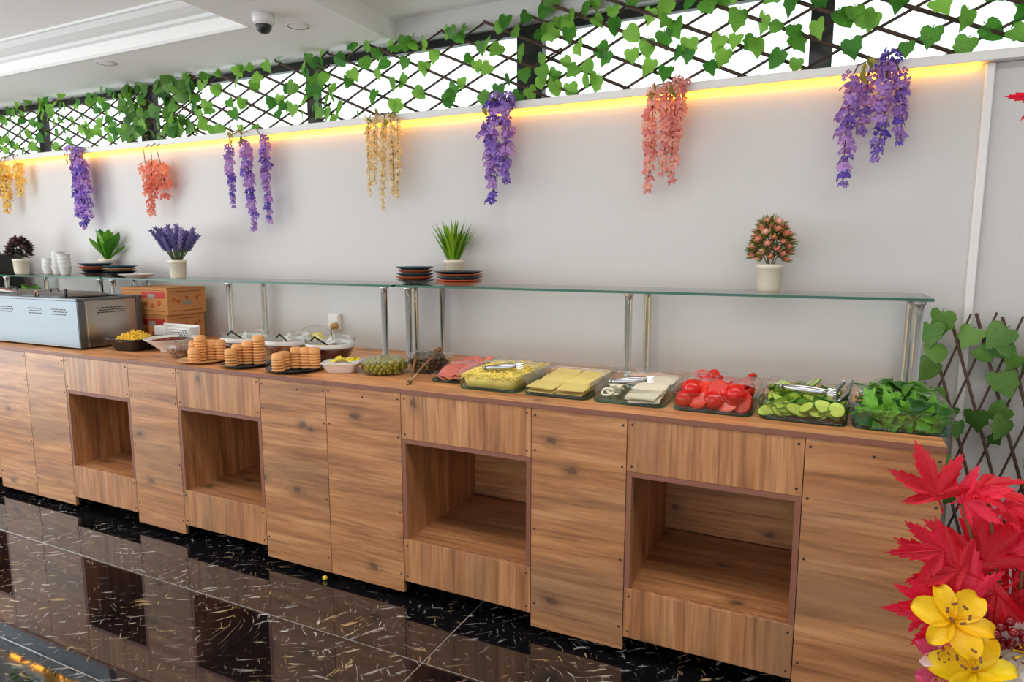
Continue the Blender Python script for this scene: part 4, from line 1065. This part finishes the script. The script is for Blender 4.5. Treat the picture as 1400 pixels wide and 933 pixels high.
# ================================================================== glass trays of food
def tray(label, cx, w=0.276, y0=0.098, y1=0.492, h=0.066, film=0.36, fh=0.012, rz=0.0, group='rectangular glass trays on the counter'):
    cy = (y0 + y1) / 2; d = y1 - y0
    t = thing('glass_tray', label, 'tray', (cx, cy, ZT), rz, group)
    b = 0.022
    MB().loft([rr(w - b, d - b, .03, 0), rr(w - b + .006, d - b + .006, .032, .004), rr(w - b + .006, d - b + .006, .032, .009), rr(w - b - .006, d - b - .006, .028, .009)], 0, True, True).build('tray_base', 'glass_teal', t)
    MB().loft([rr(w - b + .004, d - b + .004, .032, .0095), rr(w - .004, d - .004, .036, h - .004), rr(w + .006, d + .006, .038, h - .002), rr(w + .006, d + .006, .038, h + .001), rr(w - .006, d - .006, .034, h), rr(w - b - .006, d - b - .006, .028, .0095)], 0).build('tray_wall', 'glass', t)
    if film:
        sd = R(0, 50)
        def fn(u, v):
            x = (u - .5) * (w + .012); y = -d / 2 + d * (1 - film) + v * (d * film + .006)
            edge = max(abs(u - .5) * 2 - .9, 0) / .1 + max(v - .93, 0) / .07
            z = h + .004 + fh * math.sin(PI * min(1, max(0, u))) ** .6 * (1 - .5 * v) + .010 * noise.noise((x * 26 + sd, y * 26, sd)) * (1 if v < .9 else .4)
            if v < .02: z += 0.004 * noise.noise((x * 70, sd, 0)) + .003
            return (x, y + (.014 * noise.noise((x * 20, sd, 3)) if v < .05 else 0), z - .022 * min(1, edge))
        MB().grid(fn, 26, 18).build('cling_film', 'film', t)
        MB().tube([fn(i / 26, 0) for i in range(27)], 0.0022, 5).build('film_edge', 'film', t)
    return t, cx, cy
def tongs(label, loc, rz, L=0.13, tilt=0.12):
    t = thing('serving_tongs', label, 'tongs', loc, rz, 'small steel tongs in the trays')
    for s_ in (-1, 1):
        pts = [(L * v, s_ * (0.004 + 0.010 * math.sin(PI * v) + 0.006 * v), tilt * L * v + 0.012) for v in [q / 10 for q in range(11)]]
        MB().tube(pts, [0.0045 + 0.003 * math.sin(PI * q / 10) for q in range(11)], 8, 0, None, 1.5).build('arm', 'tongs', t)
        hd = MB()
        for k in range(3):
            hd.tube([(L, s_ * 0.010, tilt * L + 0.004 + k * .008), (L + 0.022, s_ * 0.013, tilt * L + 0.003 + k * .008)], 0.0026, 5)
        hd.build('toothed_grip', 'tongs', t)
    MB().tube([(0.002, -0.006, 0.012), (-0.008, 0, 0.012), (0.002, 0.006, 0.012)], 0.0075, 8).build('spring_end', 'tongs', t)
    return t
def scatter(name, meshes, c, w, d, z0, n, zr, label, cat, group, tilt=0.5, sc=(0.9, 1.1), face=None):
    for k in range(n):
        f = k / max(1, n - 1)
        x = c[0] + R(-w / 2, w / 2); y = c[1] + R(-d / 2, d / 2)
        edge = max(abs(x - c[0]) / (w / 2), abs(y - c[1]) / (d / 2))
        z = z0 + zr * f * (1 - .45 * edge ** 3)
        e = face() if face else (R(-tilt, tilt), R(-tilt, tilt), R(0, 6.28))
        o = place(name, random.choice(meshes), None, (x, y, z), e, R(*sc))
        tag(o, label, cat, group)

# ham platter, flat, partly under the next tray
t, cx, cy = tray('shallow glass tray of pink ham slices beside the dark olives', 2.398, 0.165, 0.17, 0.52, 0.030, 0.6, 0.03)
hamm = MB().grid(lambda u, v: ((u - .5) * .125, (v - .5) * .11, 0.010 * math.sin(u * 9) + 0.006 * math.cos(v * 7)), 8, 6).mesh('ham_slice', 'ham')
for k in range(11):
    o = place('ham_slice', hamm, None, (cx + R(-.008, .008), 0.235 + k * 0.023, ZT + 0.020 + k * 0.0022 + R(0, .002)), (0.24, R(-.12, .12), R(-.35, .35)))
    tag(o, 'thin pink ham slice in the shallow glass tray', 'ham', 'ham slices in the shallow tray')
# grated cheese
t, cx, cy = tray('glass tray of grated yellow cheese next to the ham', 2.632, film=0.56, fh=0.02)
MB().loft([rr(.22, .34, .03, 0.0096), rr(.236, .355, .03, 0.045), rr(.20, .31, .03, 0.060), rr(.08, .18, .03, 0.070)], 0, True, True).build('cheese_bed', 'grated', t)
mb = MB()
for k in range(900):
    x, y = R(-.118, .118), R(-.180, .176)
    e = max(abs(x) / .118, abs(y) / .18)
    z = 0.050 + 0.022 * (1 - e ** 2) + R(-.004, .008)
    m = Matrix.Translation((x, y, z)) @ Euler((R(-.5, .5), R(-.5, .5), R(0, 6.3))).to_matrix().to_4x4()
    mb.box((-R(.010, .022), -.0022, -.0022), (R(.010, .022), .0022, .0022), 0, 0, m)
o = mb.build('cheese_shreds', 'grated', t); o['kind'] = 'stuff'
tongs('steel tongs lying on the grated cheese', (2.60, 0.165, ZT + 0.068), 0.15)
# yellow cheese slices
t, cx, cy = tray('glass tray of flat yellow cheese slices', 2.918, film=0.50, fh=0.012)
csl = MB().box((-.055, -.05, -.0016), (.055, .05, .0016), .0008)
cs_y, cs_w = csl.mesh('cheese_slice', 'cheese'), csl.mesh('cheese_slice', 'cheese_w')
for col_, xx in enumerate((-.060, .058)):
    for k in range(18):
        o = place('cheese_slice', cs_y, None, (cx + xx + R(-.006, .006), 0.170 + (k % 9) * 0.030 + R(-.004, .004), ZT + 0.0175 + (k % 9) * 0.0012 + (0.016 if k > 8 else 0)), (0.075, R(-.03, .03), R(-.06, .06)))
        tag(o, 'flat yellow cheese slice in the %s column of the tray' % ('left', 'right')[col_], 'cheese', 'yellow cheese slices in the tray')
# white cheese slices and string
t, cx, cy = tray('glass tray of white cheese slices with steel tongs', 3.196, film=0.44, fh=0.010)
for k in range(20):
    o = place('cheese_slice', cs_w, None, (cx + 0.045 + R(-.012, .012), 0.165 + (k % 10) * 0.027, ZT + 0.0175 + (k % 10) * 0.0014 + (0.012 if k > 9 else 0)), (0.085, R(-.03, .03), R(-.12, .12)))
    tag(o, 'flat white cheese slice in the glass tray', 'cheese', 'white cheese slices in the tray')
for k in range(12):
    x, y = cx - 0.082 + R(-.025, .02), 0.15 + k * .020
    mb = MB(); s0 = R(0, 6)
    mb.tube([(0.022 * math.cos(a * .7 + s0), 0.020 * math.sin(a * .7 + s0), 0.004 * math.sin(a)) for a in range(9)], 0.0042, 6)
    o = mb.build('string_cheese', 'cheese_w', None, (x, y, ZT + 0.024 + R(0, .012)), (R(-.5, .5), R(-.5, .5), 0))
    tag(o, 'curled strand of string cheese in the white cheese tray', 'cheese', 'curled string cheese strands')
tongs('steel tongs lying on the white cheese', (3.12, 0.165, ZT + 0.058), 0.12)
# tomatoes
t, cx, cy = tray('glass tray of sliced red tomatoes under cling film', 3.486, film=0.68, fh=0.022)
tm1 = MB().lathe([(0, 0), (0.0335, 0)], 18, 1).lathe([(0.0335, 0), (0.036, 0.004), (0.036, 0.010), (0.033, 0.014)], 18, 0).lathe([(0.0335, 0.0138), (0.028, 0.0144), (0.015, 0.0142), (0, 0.0146)], 18, 1).mesh('tomato_slice', ['tomato', 'tomato_cut'])
tm2 = MB().lathe([(0, -.030), (0.018, -.026), (0.031, -.014), (0.0355, 0)], 18, 0).lathe([(0.0355, 0.0), (0.028, 0.0008), (0.014, 0.0002), (0, 0.001)], 18, 1).mesh('tomato_slice', ['tomato', 'tomato_cut'])
def face_front(): return (R(0.9, 1.5), R(-.3, .3), R(-.7, .7))
scatter('tomato_slice', [tm1, tm2, tm2], (cx, cy + .02), .185, .29, ZT + 0.034, 52, 0.046, 'red tomato slice in the glass tray', 'tomato', 'tomato slices in the tray', 1.1)
def tomato_front(k): return (R(0.9, 1.3), R(-.3, .3), R(-.5, .5)) if k % 2 else (R(-1.9, -1.3), R(-.4, .4), R(-.6, .6))
for k in range(10):
    o = place('tomato_slice', [tm2, tm1, tm2][k % 3], None, (cx - .094 + (k % 5) * .046 + (.02 if k > 4 else 0) * (1 if k < 9 else -1), 0.146 + R(0, .010), ZT + (0.036 if k < 5 else 0.066) + R(-.003, .006)), tomato_front(k + (k > 4)), R(.95, 1.08))
    tag(o, 'red tomato slice in the glass tray', 'tomato', 'tomato slices in the tray')
# cucumbers
t, cx, cy = tray('glass tray of cucumber slices with tongs', 3.768, film=0.50, fh=0.024)
cu = MB().lathe([(0.0225, 0), (0.024, 0.001), (0.024, 0.005), (0.0225, 0.006)], 18, 0).lathe([(0.0226, 0.006), (0.014, 0.0064), (0.009, 0.0056), (0, 0.0062)], 18, 1).lathe([(0, 0), (0.0226, 0)], 18, 1).mesh('cucumber_slice', ['cuc_skin', 'cuc'])
cl = MB().lathe([(0.0205, 0), (0.0225, 0.001), (0.0225, 0.004), (0.0205, 0.005)], 18, 0, None, True, 1.9, 1).lathe([(0.0206, 0.005), (0.010, 0.0052), (0, 0.005)], 18, 1, None, True, 1.9, 1).lathe([(0, 0), (0.0206, 0)], 18, 1, None, True, 1.9, 1).mesh('cucumber_slice', ['cuc_skin', 'cuc'])
scatter('cucumber_slice', [cu, cl, cl], (cx, cy), .205, .31, ZT + 0.016, 130, 0.064, 'pale green cucumber slice in the glass tray', 'cucumber', 'cucumber slices in the tray', 0.75)
for k in range(8):
    o = place('cucumber_slice', cu if k % 3 else cl, None, (cx - .10 + k * .028, 0.135 + R(0, .012), ZT + 0.035 + R(-.008, .012)), (R(.5, 1.2), R(-.5, .5), R(-.6, .6)), R(.95, 1.15))
    tag(o, 'pale green cucumber slice in the glass tray', 'cucumber', 'cucumber slices in the tray')
tongs('steel tongs lying on the cucumber slices', (3.70, 0.20, ZT + 0.085), -0.25, 0.14, 0.0)
tongs('second steel tongs standing at the right side of the cucumber tray', (3.862, 0.16, ZT + 0.055), 1.35, 0.15, 0.25)
# salad leaves
t, cx, cy = tray('glass tray of dark green salad leaves at the counter end', 4.042, film=0.62, fh=0.030)
def salad(seed):
    random.seed(seed)
    k1, k2 = R(.1, .35), R(-.2, .2)
    return MB().grid(lambda u, v: ((u - .5) * .042 * math.sin(PI * (0.06 + .9 * v)) * (1 + .2 * math.sin(v * 14)), (v - .4) * .11, .03 * math.sin(v * 3 + k2 * 5) * k1 * 3 + .25 * k1 * abs(u - .5) * .05), 4, 8).tube([(0, -.075, 0), (0, -.04, .0)], .0018, 4).mesh('salad_leaf', 'greens')
sl = [salad(k) for k in range(5)]
random.seed(5)
scatter('salad_leaf', sl, (cx - .004, cy + .006), .155, .265, ZT + 0.018, 190, 0.088, 'dark green salad leaf in the end glass tray', 'salad leaf', 'salad leaves in the end tray', 0.6, (0.65, 0.95))
for k in range(68):
    o = place('salad_leaf', sl[k % 5], None, (cx - .092 + (k % 17) * .0115, 0.122 + R(0, .012) + k // 17 * .004, ZT + 0.026 + (k // 17) * .019 + R(-.006, .006)), (R(1.2, 1.75), R(-1.9, 1.9), R(-.45, .45)), R(.55, .85))
    tag(o, 'dark green salad leaf in the end glass tray', 'salad leaf', 'salad leaves in the end tray')
# yellow grape dropped on the floor
tag(MB().ball((0, 0, 0.011), (0.012, 0.011, 0.011), 12, 8).build('fallen_fruit', 'lemon', None, (1.885, -0.012, 0)), 'small yellow fruit lying on the floor under the counter', 'fruit')

# ================================================================== bouquet in the right foreground
BX, BY = 4.16, -0.735
t = thing('flower_bouquet', 'artificial bouquet of red maple leaves and yellow lilies in the foreground', 'bouquet', (BX, BY, 0.60))
def maple_mesh(seed):
    random.seed(seed)
    lobes = [(0, 1.0, .27), (0.80, .88, .25), (-0.80, .88, .25), (1.62, .60, .25), (-1.62, .60, .25)]
    # serrated outline by angle
    pts = []
    order = sorted(lobes, key=lambda q: q[0])
    for i, (a, L, w) in enumerate(order):
        for (da, f) in ((-w * 1.15, .50), (-w * 1.0, .63), (-w * .72, .60), (-w * .62, .78), (-w * .36, .75), (-w * .26, .90), (-w * .12, .87), (0, 1.0), (w * .12, .87), (w * .26, .90), (w * .36, .75), (w * .62, .78), (w * .72, .60), (w * 1.0, .63), (w * 1.15, .50)):
            pts.append((a + da, L * f))
        if i < 4: pts.append(((a + order[i + 1][0]) / 2, .36))
    pts.append((PI, .10))
    vs = [(0, 0, 0)] + [(r * math.sin(a), r * math.cos(a), -.22 * r * r * (0.6 + .5 * math.cos(a * 3)) + .05 * math.sin(a * 9)) for a, r in pts]
    n = len(pts)
    mb = MB().add(vs, [(0, 1 + (i + 1) % n, 1 + i) for i in range(n)], 0, True)
    for a, L, w in lobes:
        mb.tube([(0, 0, 0.004), (.5 * L * math.sin(a), .5 * L * math.cos(a), -.05 * L + .012), (.85 * L * math.sin(a), .85 * L * math.cos(a), -.16 * L + .012)], [.014, .009, .004], 4)
    mb.tube([(0, 0, 0), (0, -.35, -.08)], .014, 4)
    return mb.mesh('maple_leaf', 'maple')
mp = [maple_mesh(k) for k in range(3)]
random.seed(21)
cam_p = Vector(cam.location)
def aim(p, spin, tilt=0.0, yaw=0.0):
    """turn a flat leaf (normal +z, tip +y) so its face looks out from the bouquet towards the room"""
    n = Vector((-0.25, -1.0, 0.45)).normalized()
    n = (Euler((tilt, 0, yaw)).to_matrix() @ n)
    q = n.to_track_quat('Z', 'Y').to_matrix().to_4x4()
    return q @ Matrix.Rotation(spin, 4, 'Z')
def leaf_at(x, y, z, s, spin, tilt=0, yaw=0, me=None):
    m = Matrix.Translation((x - BX, y - BY, z - 0.60)) @ aim(None, spin, tilt, yaw) @ Matrix.Scale(s, 4)
    return place('maple_leaf', me or random.choice(mp), t, mx=m)
for (x, y, z, s, sp, ti, ya) in [
    (4.020, -0.755, 1.000, .092, 0.35, .2, .3), (4.060, -0.745, .992, .078, -1.0, .3, -.5),
    (4.090, -0.73, 1.020, .090, -1.55, -.9, .2), (4.130, -0.72, .985, .075, -1.9, -.9, .4),
    (4.035, -0.775, .905, .085, 1.75, .2, .5), (4.060, -0.78, .875, .100, 1.25, .1, .2),
    (4.095, -0.76, .890, .115, 0.25, .0, .1), (4.135, -0.74, .900, .110, -0.25, .1, -.3), (4.165, -0.73, .880, .105, -1.1, .1, -.4),
    (4.085, -0.78, .835, .100, 0.9, .2, .2), (4.120, -0.77, .840, .110, 2.3, .2, .1), (4.160, -0.75, .830, .100, -2.4, .2, -.3),
    (4.045, -0.79, .790, .090, 1.6, .2, .5), (4.020, -0.78, .800, .075, 1.9, .4, .5), (4.19, -0.73, .93, .095, -.6, .1, -.4), (4.20, -0.72, .85, .1, -1.5, .1, -.4)]:
    leaf_at(x, y, z, s * 1.12, sp, ti, ya)
leaf_at(4.166, -0.60, 1.722, .075, 1.6, 1.0, .2)
leaf_at(4.20, -0.60, 1.70, .085, -.6, .2, -.2); leaf_at(4.18, -0.62, 1.55, .08, -1.6, .2, -.6); leaf_at(4.21, -0.63, 1.40, .085, -1.0, .2, -.6)
# stems
for (x, y, z, w) in [(4.06, -.745, .985, .003), (4.10, -.73, 1.0, .003), (4.06, -.77, .88, .003), (4.11, -.76, .87, .003), (4.16, -.74, .88, .003), (4.05, -.785, .79, .003), (4.12, -.77, .82, .003), (4.08, -.80, .72, .004), (4.10, -.80, .66, .004), (4.15, -.79, .70, .004)]:
    MB().tube([(0, 0, 0.0), ((x - BX) * .35, (y - BY) * .5, (z - .6) * .5), (x - BX, y - BY, z - .6)], w, 5).build('stalk', 'stem_brown', t)
MB().tube([(0.01, 0.01, 0), (0.05, 0.04, .4), (0.05, .09, .8), (0.04, 0.125, 1.10)], [.006, .005, .004, .002], 6).build('stalk', 'stem_brown', t)
MB().tube([(0, 0, 0.1), (-0.02, 0.02, .35), (-.05, .03, .385), (0.0, .05, .37), (.06, .05, .33)], .0022, 5).build('pale_twig', 'white_petal', t)
MB().tube([(0.02, 0, 0.1), (0.01, 0.02, .33), (-.04, .03, .365), (0.02, .04, .35), (.07, .05, .36)], .0020, 5).build('pale_twig', 'white_petal', t)
# lilies
def petal_mesh(name, mat, L=1.0, w=.26, bend=.5):
    def fn(u, v):
        ww = w * (.10 * (1 - v) + .92 * math.sin(PI * v ** .72) ** 1.25)
        r = v * L
        return ((u - .5) * 2 * ww, r * math.cos(bend * v * v * 1.4) , .55 * v - bend * .9 * v ** 3 - .25 * ((u - .5) * 2) ** 2 * -.25 - .06 * (1 - abs(u - .5) * 2) * v)
    return MB().grid(fn, 6, 9).mesh(name, mat)
def lily(x, y, z, s, mat, spin, tilt, yaw, name):
    e = bpy.data.objects.new(name, None); COL.objects.link(e); e.parent = t
    e.matrix_basis = Matrix.Translation((x - BX, y - BY, z - 0.60)) @ aim(None, spin, tilt, yaw) @ Matrix.Scale(s, 4)
    pa, pb = petal_mesh('petal', mat, 1.0, .27, .62), petal_mesh('petal', mat, 1.0, .19, .72)
    for k in range(6):
        place('petal', pa if k % 2 else pb, e, (0, 0, 0), (0, 0, k * PI / 3))
    st = MB()
    for k in range(6):
        a = k * PI / 3 + .5
        st.tube([(0, 0, 0), (.10 * math.cos(a), .10 * math.sin(a), .42), (.16 * math.cos(a), .16 * math.sin(a), .55)], .018, 4)
        st.box((-.05, -.02, -.02), (.05, .02, .02), .008, 1, Matrix.Translation((.17 * math.cos(a), .17 * math.sin(a), .57)) @ Matrix.Rotation(a + 1.57, 4, 'Z'))
    st.build('stamens', ['lily', 'print_dark'], e)
    return e
tag(lily(4.050, -0.815, .790, .095, 'lily', 0.35, -.35, .35, 'yellow_lily'), 'upper yellow lily')
tag(lily(4.085, -0.835, .715, .098, 'lily', 0.9, -.45, -.1, 'yellow_lily'), 'lower yellow lily')
tag(lily(4.030, -0.815, .728, .055, 'pinkwhite', 0.1, .1, .5, 'pink_lily'), 'pink and white lily')
tag(lily(4.035, -0.825, .690, .055, 'pinkwhite', 0.7, .1, .3, 'pink_lily'), 'lower pink and white lily')
tag(lily(4.175, -0.78, .745, .085, 'white_petal', 0.5, .1, -.3, 'white_lily'), 'white lily at the right edge')
tag(lily(4.155, -0.80, .675, .080, 'white_petal', 1.1, .0, -.2, 'white_lily'), 'lower white lily')
bm_ = MB().ball((0, 0, 0), .0085, 8, 6).mesh('berry', 'berry')
for k in range(22):
    place('berry', bm_, t, (4.125 + R(-.035, .035) - BX, -.785 + R(-.02, .015) - BY, .765 + R(-.035, .035) - .6))
for k in range(26):      # small filler blossoms behind
    leaf_at(4.13 + R(-.07, .09), -.72 + R(-.02, .03), .80 + R(-.13, .10), R(.05, .075), R(0, 6), R(-.3, .5), R(-.5, .5))
# vase standing on the floor below the frame
v = thing('floor_vase', 'tall white floor vase below the bouquet at right edge', 'vase', (BX, BY, 0))
MB().lathe([(0, 0), (0.10, 0), (0.105, 0.01), (0.125, 0.16), (0.12, 0.30), (0.085, 0.46), (0.062, 0.54), (0.070, 0.60), (0.074, 0.602), (0.068, 0.600), (0.058, 0.54), (0, 0.52)], 36).build('body', 'white', v)
MB().lathe([(0.1255, 0.155), (0.1275, 0.16), (0.1275, 0.17), (0.1255, 0.175)], 36).build('band', 'tan_plate', v)
